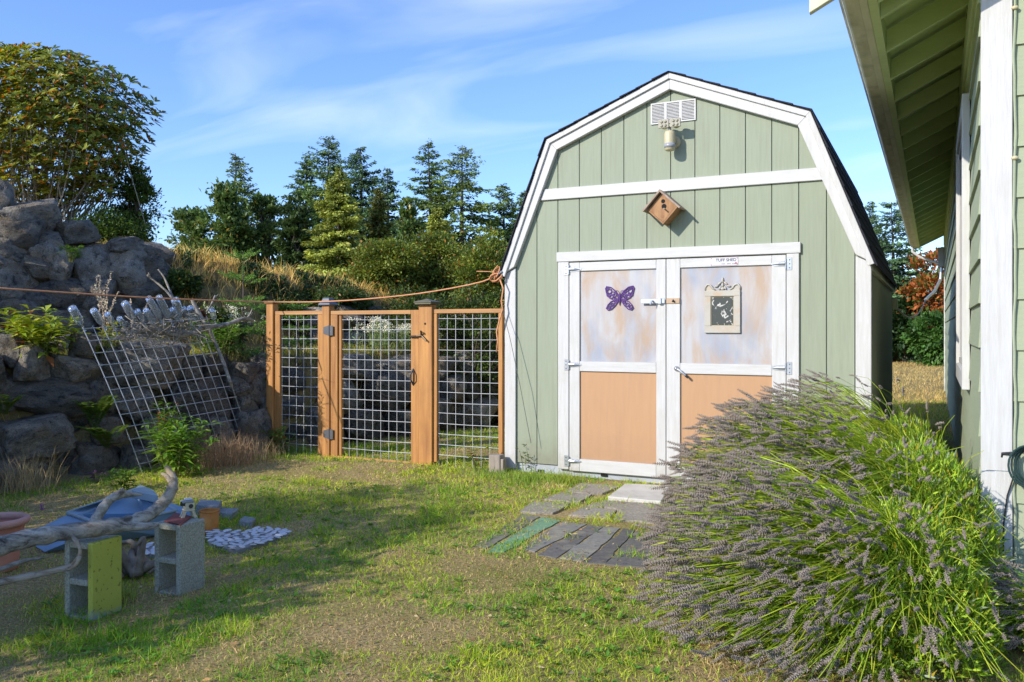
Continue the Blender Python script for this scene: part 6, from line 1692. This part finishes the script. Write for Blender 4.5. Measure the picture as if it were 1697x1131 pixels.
# ================================================================== PLANTS
def leafy_plant(px, py, label, W, H, nstem, nleaf, ll, lw, cA, cB, name='leafy_plant', base=None, cat='plant', stemcol=(.16, .16, .06), group=None, droop=.45, upright=.7, red=0, at=None):
    b = at if at is not None else (G(px, py) if base is None else base)
    t = thing(name, label, cat, b, group)
    F_ = Foliage(); F2 = Foliage()
    for i in range(nstem):
        az = RNG.random() * 6.28; sp = W * RNG.random() ** .7
        h = H * RNG.uniform(.6, 1.05)
        P0 = np.array(b) + np.array([math.cos(az) * sp * .25, math.sin(az) * sp * .25, -.02]); tip = np.array(b) + np.array([math.cos(az) * sp, math.sin(az) * sp, h])
        mid = (P0 + tip) / 2 + np.array([0, 0, h * .12])
        F2.ribbon(P0[None], mid[None], tip[None], [.008], jitcol(stemcol, 1)); F2.ribbon(P0[None], mid[None], tip[None], [.008], jitcol(stemcol, 1))
        u = np.sort(RNG.random(nleaf)) ** .75; u = .18 + .82 * u
        C = (1 - u[:, None]) ** 2 * P0 + 2 * (u * (1 - u))[:, None] * mid + (u ** 2)[:, None] * tip
        a = RNG.random(nleaf) * 6.28; Dv = np.stack([np.cos(a), np.sin(a), upright - droop * (1.2 - u) * 1.6 + RNG.normal(size=nleaf) * .2], 1)
        ln = ll * RNG.uniform(.6, 1.2, nleaf) * (1.1 - .35 * u)
        m = RNG.random((nleaf, 1)); cc_ = jitcol(np.array(cA) * (1 - m) + np.array(cB) * m, nleaf, .2)
        if red: q = RNG.random(nleaf) < red; cc_[q] = (.30, .10, .03)
        # two segments so that each leaf arches over
        Dn = unit(Dv); Nn = np.repeat(np.array([[0, 0, 1.]]), nleaf, 0) + Dn * .2
        S = unit(np.cross(Dn, Nn)); l1 = ln[:, None]
        M = C + Dn * l1 * .5; T = M + unit(Dn + np.array([0, 0, -droop])) * l1 * .55
        w_ = (lw * ln / ll)[:, None]
        V = np.stack([C, M + S * w_ / 2 + np.array([0, 0, .004]), T, M - S * w_ / 2 + np.array([0, 0, .004]), M - np.array([0, 0, .004])], 1).reshape(-1, 3)
        bq = np.arange(nleaf)[:, None] * 5
        Fc = np.concatenate([bq + np.array([[0, 1, 4]]), bq + np.array([[0, 4, 3]]), bq + np.array([[4, 1, 2]]), bq + np.array([[4, 2, 3]])], 1).reshape(-1, 3)
        F_.add(V, Fc, np.repeat(cc_, 5, 0))
    F2.build('stems', BLADE, t); F_.build('leaves', LEAF, t)
    return t
LG = ((.06, .13, .018), (.22, .34, .04))
q = G(290, 792)
leafy_plant(0, 0, 'largest bright green arching plant growing in front of the wire trellis', .34, .50, 26, 22, .16, .040, *LG, at=q)
leafy_plant(0, 0, 'smaller green plant higher up against the trellis, reddish below', .17, .52, 10, 14, .13, .034, (.04, .09, .015), (.13, .22, .03), at=Vector((q.x - .22, q.y + .05, q.z + .18)), red=.10)
leafy_plant(0, 0, 'small green plant left of the large trellis plant', .17, .20, 8, 12, .12, .032, (.04, .09, .015), (.12, .20, .03), at=G(205, 815))
leafy_plant(0, 0, 'green plant with red lower leaves beside the left fence post', .20, .28, 9, 12, .13, .036, (.05, .11, .02), (.17, .26, .04), at=G(466, 752), red=.12)
tp = ons(64, 572, -.38)
leafy_plant(0, 0, 'yellow green leafy clump on top of the rock wall at the left', .40, .46, 34, 18, .18, .058, (.15, .21, .02), (.40, .42, .05), at=Vector((tp.x, tp.y, 1.02)), red=.04)
tp = ons(168, 560, -.30)
leafy_plant(0, 0, 'yellow green sprigs among the leftmost bottles', .26, .34, 16, 16, .09, .026, (.20, .26, .02), (.42, .42, .04), at=Vector((tp.x, tp.y, 1.04)), red=.06)
tp = ons(222, 556, -.34)
leafy_plant(0, 0, 'low olive mat of foliage behind the squat bottle', .34, .20, 22, 14, .08, .028, (.10, .15, .02), (.30, .30, .05), at=Vector((tp.x, tp.y, 1.02)), red=.10)
tp = ons(356, 560, -.3)
leafy_plant(0, 0, 'mid green foliage behind the right end of the trellis', .30, .42, 22, 16, .09, .026, (.06, .14, .02), (.20, .32, .05), at=Vector((tp.x, tp.y, 1.0)))
tp = ons(118, 432, S2 - .02)
leafy_plant(0, 0, 'small green plant rooted between the upper boulders', .12, .15, 8, 10, .10, .030, (.04, .09, .015), (.12, .19, .03), at=tp)
leafy_plant(0, 0, 'weedy plant with orange lower leaves before the right fence panel', .10, .26, 6, 10, .07, .020, (.08, .15, .02), (.22, .28, .04), at=G(793, 782), red=.35)
leafy_plant(0, 0, 'thin weed by the short grey post', .07, .30, 3, 10, .05, .014, (.08, .13, .02), (.18, .22, .05), at=G(872, 785))
leafy_plant(0, 0, 'small weed with purple flowers in the grass near the trellis', .10, .10, 6, 8, .05, .014, (.05, .09, .02), (.26, .06, .30), at=G(160, 800))
leafy_plant(0, 0, 'tiny purple flower in the grass behind the blue tray', .03, .05, 3, 5, .02, .010, (.26, .05, .34), (.36, .09, .45), at=G(70, 845))
# ferns
def fern(b, W, H, n, label):
    t = thing('fern', label, 'fern', b); F_ = Foliage()
    for i in range(n):
        az = RNG.normal() * .9 - .6; hd = np.array([math.cos(az), math.sin(az), 0]); L_ = RNG.uniform(.7, 1.1)
        u = np.linspace(.05, 1, 24); sp = np.array(b) + hd * (u * W * L_)[:, None]; sp[:, 2] += H * L_ * (u * 1.5 - u ** 2 * .75)
        tg_ = np.gradient(sp, axis=0); sd_ = unit(np.cross(tg_, np.array([0, 0, 1.])))
        for side in (-1, 1):
            ln = .075 * np.sin(np.clip(u, .08, 1) * math.pi * .9 + .15) + .008
            F_.leaves(sp, sd_ * side + unit(tg_) * .45, np.repeat(np.array([[0, 0, 1.]]), 24, 0) + RNG.normal(size=(24, 3)) * .2, ln, ln * .26, jitcol((.10, .15, .025), 24, .25))
    F_.build('fronds', LEAF, t)
fern(onwall(158, 715, .18), .22, .42, 12, 'upright sword fern growing from the rock wall left of the trellis')
fern(onwall(178, 745, .2), .30, .30, 7, 'second fern arching rightwards beneath the trellis edge')
fern(onwall(8, 690, .18), .16, .25, 5, 'small fern at the far left edge of the rock wall')
# tall dry stalks with seed heads
def stalks(b, n, H, spread, label, seed=True, col=(.42, .33, .22), name='dry_stalks', cat='dry stalks', th=.006, curve=.25):
    t = thing(name, label, cat, b); mb = MB(); F_ = Foliage()
    for i in range(n):
        az = RNG.random() * 6.28; r = spread * RNG.random() ** .6; h = H * RNG.uniform(.55, 1.05)
        P = [Vector(b) + Vector((math.cos(az) * r * u ** 1.6, math.sin(az) * r * u ** 1.6, h * u)) + Vector(RNG.normal(size=3)) * .008 for u in np.linspace(0, 1, 7)]
        mb.tube(P, [th * (1 - .6 * u) for u in np.linspace(0, 1, 7)], 4, cap=False)
        if seed:
            m = 90; u = .45 + .55 * RNG.random(m); idx = np.clip((u * 6).astype(int), 0, 5); fr = u * 6 - idx
            Pn = np.array([list(p) for p in P]); C = Pn[idx] * (1 - fr[:, None]) + Pn[idx + 1] * fr[:, None]
            F_.leaves(C, rnd_dirs(m) + np.array([0, 0, .5]), rnd_dirs(m), RNG.uniform(.012, .030, m), RNG.uniform(.008, .014, m), jitcol((.50, .41, .30), m, .3))
    mb.build('stems', kind='stuff', parent=t, mat=simple('straw_stem_' + str(len(MATS)), col, tuple(c * .6 for c in col), rough=.9, bs=.1))
    if seed: F_.build('seed_heads', FLOWER, t, kind='stuff')
tp = ons(170, 545, -.5)
stalks(Vector((tp.x, tp.y, 1.05)), 5, .98, .22, 'tall dead flower spikes with pale seed heads against the boulders')
tp = ons(222, 520, -.4)
stalks(Vector((tp.x, tp.y, 1.05)), 3, .62, .15, 'two thin dead flower spikes right of the tall ones')
def tussock(b, n, H, sp, label, col=(.50, .38, .20), name='dry_tussock', cat='grass tuft', lean=.5, wd=.005):
    X = b.x + RNG.normal(size=n) * sp; Y = b.y + RNG.normal(size=n) * sp; F_ = Foliage()
    blades(F_, X, Y, H * RNG.uniform(.5, 1.1, n), wd * np.ones(n), jitcol(col, n, .3, .08), lean=lean, z=np.full(n, b.z - .02))
    t = thing(name, label, cat, b); F_.build('blades', BLADE, t, kind='stuff'); return t
tussock(G(385, 768), 420, .34, .13, 'dry brown grass tuft growing through the trellis foot', (.30, .21, .12))
tussock(G(345, 775), 260, .30, .12, 'dry brown grass tuft left of the trellis foot', (.28, .20, .12))
tussock(G(430, 758), 160, .26, .12, 'wispy dry grass between the trellis and the fence post', (.36, .27, .15))
tussock(G(38, 815), 260, .40, .11, 'tall tan grass in front of the lowest left boulder', (.34, .26, .14))
tussock(G(925, 800), 420, .13, .09, 'green and straw grass tuft at the shed foundation', (.24, .30, .05))
tussock(G(880, 800), 420, .15, .12, 'bushy green tuft beside the short grey post', (.17, .25, .04))
tussock(G(905, 806), 260, .07, .08, 'pale dry tuft in front of the shed foundation', (.52, .42, .22))
tussock(G(820, 790), 360, .10, .16, 'low green grass under the right fence panel', (.15, .22, .04))
tussock(G(180, 995), 300, .10, .07, 'grass tuft against the yellow-green block', (.22, .24, .05))
# stems seen through the gate
for k, (px, py_, lab) in enumerate([(590, 745, 'thin dry stems behind the gate, near its hinge side'), (660, 735, 'thin dry stems behind the gate middle'), (755, 720, 'dry stems behind the right fence panel')]):
    b = G(px, py_ - 20); stalks(b, 9, .85, .35, lab, seed=False, col=(.42, .34, .20), th=.0035)
# pearly everlasting on the terrace
def everlasting(b, n, H, sp, label):
    t = thing('white_flowers', label, 'flowers', b, 'white flowering clumps on the terrace'); F_ = Foliage(); F2 = Foliage()
    for i in range(n):
        x = b.x + RNG.normal() * sp; y = b.y + RNG.normal() * sp; h = H * RNG.uniform(.7, 1.1); P0 = np.array([x, y, b.z]); T = P0 + np.array([RNG.normal() * .03, RNG.normal() * .03, h])
        F_.ribbon(P0[None], ((P0 + T) / 2)[None], T[None], [.006], jitcol((.20, .24, .10), 1))
        m = 14; u = RNG.random(m); C = P0 + (T - P0) * u[:, None]
        F_.leaves(C, rnd_dirs(m) + np.array([0, 0, .6]), rnd_dirs(m), RNG.uniform(.04, .08, m), .012 * np.ones(m), jitcol((.20, .25, .10), m, .25))
        m = 22; C = T + RNG.normal(size=(m, 3)) * np.array([.022, .022, .010])
        F2.leaves(C, rnd_dirs(m), rnd_dirs(m), .016 * np.ones(m), .014 * np.ones(m), jitcol((.66, .62, .48), m, .15))
    F_.build('stems', BLADE, t); F2.build('flower_heads', FLOWER, t)
def terr(px, py_, s): q = ons(px, py_, s); return Vector((q.x, q.y, gh(q.x, q.y)))
everlasting(terr(655, 600, -.75), 90, .30, .22, 'wide clump of dry white flowers seen through the gate')
everlasting(terr(625, 600, -.6), 30, .42, .12, 'taller white flowers left of the wide clump behind the gate')
everlasting(terr(380, 570, -.6), 30, .50, .16, 'dry white flowers between the trellis and the fir sapling')
everlasting(terr(728, 600, -.7), 22, .26, .12, 'small white flowers behind the widest gate post')

# ================================================================== LAVENDER
LAVS = simple('lavender_head_grey', (.34, .29, .245), (.18, .15, .125), 60, rough=.95, bs=.5, fine=200, rnd=.18, spec=.1)
def headmesh(seed, nwh, L_, rad):
    rng = np.random.default_rng(seed); mb = MB()
    z = 0
    for k in range(nwh):
        u = k / (nwh - 1); r = rad * (.75 + .45 * math.sin(math.pi * (u * .8 + .12))) * (1 - .35 * u)
        zc = L_ * (u if k else -.18)
        n = 5; a0 = rng.random() * 6.28
        hgt = L_ / nwh * .62
        for j in range(n):
            a = a0 + 6.283 * j / n; c = Vector((math.cos(a) * r * .55, math.sin(a) * r * .55, zc)); o = Vector((math.cos(a), math.sin(a), .75)).normalized()
            s = o.cross(Vector((0, 0, 1))).normalized() * r * .42; w_ = s.cross(o).normalized() * r * .36
            tip = c + o * (r * .95) * rng.uniform(.8, 1.25)
            mb.add([c + s - o * r * .3, c + w_, c - s - o * r * .3, c - w_, tip], [(4, 0, 1), (4, 1, 2), (4, 2, 3), (4, 3, 0)])
    mb.tube([(0, 0, -L_ * .3), (0, 0, L_ * .95)], [rad * .25, rad * .3], 4)
    me = D.meshes.new('flower_head'); me.from_pydata([tuple(p) for p in mb.v], [], mb.f); me.materials.append(LAVS)
    return me, np.array([list(p) for p in mb.v]), mb.f
HM = [headmesh(s, n_, l_, r_) for s, n_, l_, r_ in ((1, 7, .060, .0088), (2, 8, .074, .0084), (3, 6, .048, .0092), (4, 9, .088, .0084), (5, 5, .036, .0080))]
def tris(fs):
    o = []
    for f in fs:
        for i in range(1, len(f) - 1): o.append((f[0], f[i], f[i + 1]))
    return np.array(o)
HT = [(v, tris(f)) for _, v, f in HM]
def lavender(cx, cy, Rr, Hh, nst, label, lean=(-.35, -.1), azc=math.pi, azs=1.35, parts=300, nleaf=9000, nbare=600, zmin=-.08):
    t = thing('lavender_bush', label, 'lavender', (cx, cy, 0), 'lavender bushes along the house wall')
    z0 = gh(cx, cy)
    St = Foliage(); heads = []
    P0 = []; P1 = []; P2 = []
    for i in range(nst + nbare):
        bare = i >= nst
        az = azc + RNG.normal() * azs * (1.7 if bare else 1)
        el = R(72) * RNG.random() ** 1.15
        rr = RNG.uniform(.72, 1.06) if RNG.random() < .8 else RNG.uniform(.5, .8)
        rr = rr * RNG.uniform(.55, .95) if bare else rr
        hd = Vector((math.cos(az), math.sin(az), 0)); fw = .5 + .5 * math.cos(az - azc); Ra = Rr * (.30 + .70 * fw)
        tip = Vector((cx, cy, z0)) + hd * (math.cos(el) ** .7 * Ra * rr) + Vector((0, 0, Hh * math.sin(el) ** .9 * rr + .05))
        tip += Vector((-.12, -.05, 0)) * math.sin(el)
        if tip.x > HX - .04 and tip.y > HY0 - .05: tip.x = HX - RNG.uniform(.05, .3)
        if tip.y > -.06 and tip.x < 1.62 and tip.x > -1.6: tip.y = -.08 - RNG.random() * .3
        root = Vector((cx, cy, z0)) + Vector((RNG.normal() * .10, RNG.normal() * .20, RNG.random() * .35 * Hh))
        mid = root.lerp(tip, .5) + Vector((0, 0, (.10 + .10 * RNG.random()) * Hh)) - hd * .03
        P0.append(root); P1.append(mid); P2.append(tip)
        dh = (tip - mid); dh.z *= .55
        if not bare: heads.append((tip, dh.normalized()))
    P0 = np.array([list(p) for p in P0]); P1 = np.array([list(p) for p in P1]); P2 = np.array([list(p) for p in P2])
    # stems: two crossing ribbons of four spans
    n = len(P0)
    ctrl = 2 * P1 - .5 * (P0 + P2)
    us = np.linspace(0, 1, 6); pts = [((1 - u) ** 2) * P0 + 2 * u * (1 - u) * ctrl + u * u * P2 for u in us]
    m = RNG.random((n, 1)); cs = jitcol(np.array((.13, .22, .022)) * (1 - m) + np.array((.42, .47, .05)) * m, n, .2)
    for rep in range(2):
        side = unit(np.cross(P2 - P0, RNG.normal(size=(n, 3)))) * .0017
        V = np.stack([p + s_ * side for p in pts for s_ in (-1, 1)], 1).reshape(-1, 3)
        b = np.arange(n)[:, None] * 12; F = []
        for j in range(5): F += [b + np.array([[2 * j, 2 * j + 1, 2 * j + 3]]), b + np.array([[2 * j, 2 * j + 3, 2 * j + 2]])]
        St.add(V, np.concatenate(F, 1).reshape(-1, 3), np.repeat(cs, 12, 0))
    St.build('stems', BLADE, t, kind='stuff')
    # leafy heart
    F_ = Foliage(); az = azc + RNG.normal(size=nleaf) * 1.5; el = np.arcsin(RNG.uniform(0, 1, nleaf)); rr = RNG.random(nleaf) ** .6 * .72
    rr2 = rr * (.34 + .66 * (.5 + .5 * np.cos(az - azc)))
    C = np.stack([cx + np.cos(az) * np.cos(el) * Rr * rr2 + lean[0] * .12, cy + np.sin(az) * np.cos(el) * Rr * rr2, z0 + Hh * np.sin(el) * rr * 1.02 + .02], 1)
    ok = ~((C[:, 0] > HX - .03) & (C[:, 1] > HY0 - .04)); C = C[ok]; nl = len(C)
    dirv = unit(C - np.array([cx, cy, z0 - .1])) + RNG.normal(size=(nl, 3)) * .5; dirv[:, 2] += .3
    m = RNG.random((nl, 1)); cc_ = jitcol(np.array((.10, .20, .020)) * (1 - m) + np.array((.32, .40, .04)) * m, nl, .3)
    o = RNG.random(nl) < .12; cc_[o] = (.30, .36, .22); o = RNG.random(nl) < .05; cc_[o] = (.48, .36, .04)
    ln = RNG.uniform(.035, .075, nl); F_.leaves(C, dirv, rnd_dirs(nl), ln, ln * .13 + .002, cc_)
    F_.build('leaves', LEAF, t, kind='stuff')
    # flower heads: the nearest to the viewer as parts, the rest as one mass
    order = sorted(range(len(heads)), key=lambda i: (heads[i][0] - CAMP).length if ray_in(heads[i][0]) else 99)
    rest = []
    for r_, i in enumerate(order):
        p, d = heads[i]; d = (d + Vector(RNG.normal(size=3)) * .22 + Vector((-.1, 0, -.05))).normalized(); k = int(RNG.integers(len(HM))); sc = RNG.uniform(.65, 1.15)
        q = Vector((0, 0, 1)).rotation_difference(d)
        if r_ < parts:
            o = D.objects.new('flower_head', HM[k][0]); COL.objects.link(o); o.parent = t; o.location = p - Vector((cx, cy, 0)); o.rotation_mode = 'QUATERNION'; o.rotation_quaternion = q; o.scale = (sc,) * 3
        else: rest.append((p, q, k, sc))
    VV = []; FF = []; nb = 0
    for p, q, k, sc in rest:
        Rm = np.array(q.to_matrix()) * sc; V = HT[k][0] @ Rm.T + np.array(p); VV.append(V); FF.append(HT[k][1] + nb); nb += len(V)
    if VV: npmesh('flower_heads', np.concatenate(VV), np.concatenate(FF), LAVS, parent=t, kind='stuff')
    return t
def ray_in(p):
    d = p - CAMP; Zd = -SY * d.x + CY * d.y; Xd = CY * d.x + SY * d.y
    if Zd < .3: return False
    u = PCX + FPX * Xd / Zd; v = HY - FPX * d.z / Zd
    return -20 < u < 1720 and -20 < v < 1150
LA = math.pi + .46
lavender(1.90, -1.15, 1.02, 1.00, 1000, 'rear lavender bush beside the house side wall and shed corner', azc=LA, azs=.6, parts=150, nleaf=26000, nbare=900)
lavender(1.98, -2.05, 1.35, .94, 3000, 'largest lavender bush, middle of the row, leaning over the path', azc=LA - .08, azs=.50, parts=290, nleaf=42000, nbare=1600)
lavender(1.92, -3.00, 1.12, .72, 1800, 'nearest lavender bush spreading across the right foreground', azc=LA + .12, azs=.62, parts=290, nleaf=42000, nbare=1500)
lavender(2.62, -2.75, .60, .26, 220, 'low lavender in front of the lap siding at the right edge', azc=LA + .7, azs=1.0, parts=230, nleaf=14000, nbare=400)
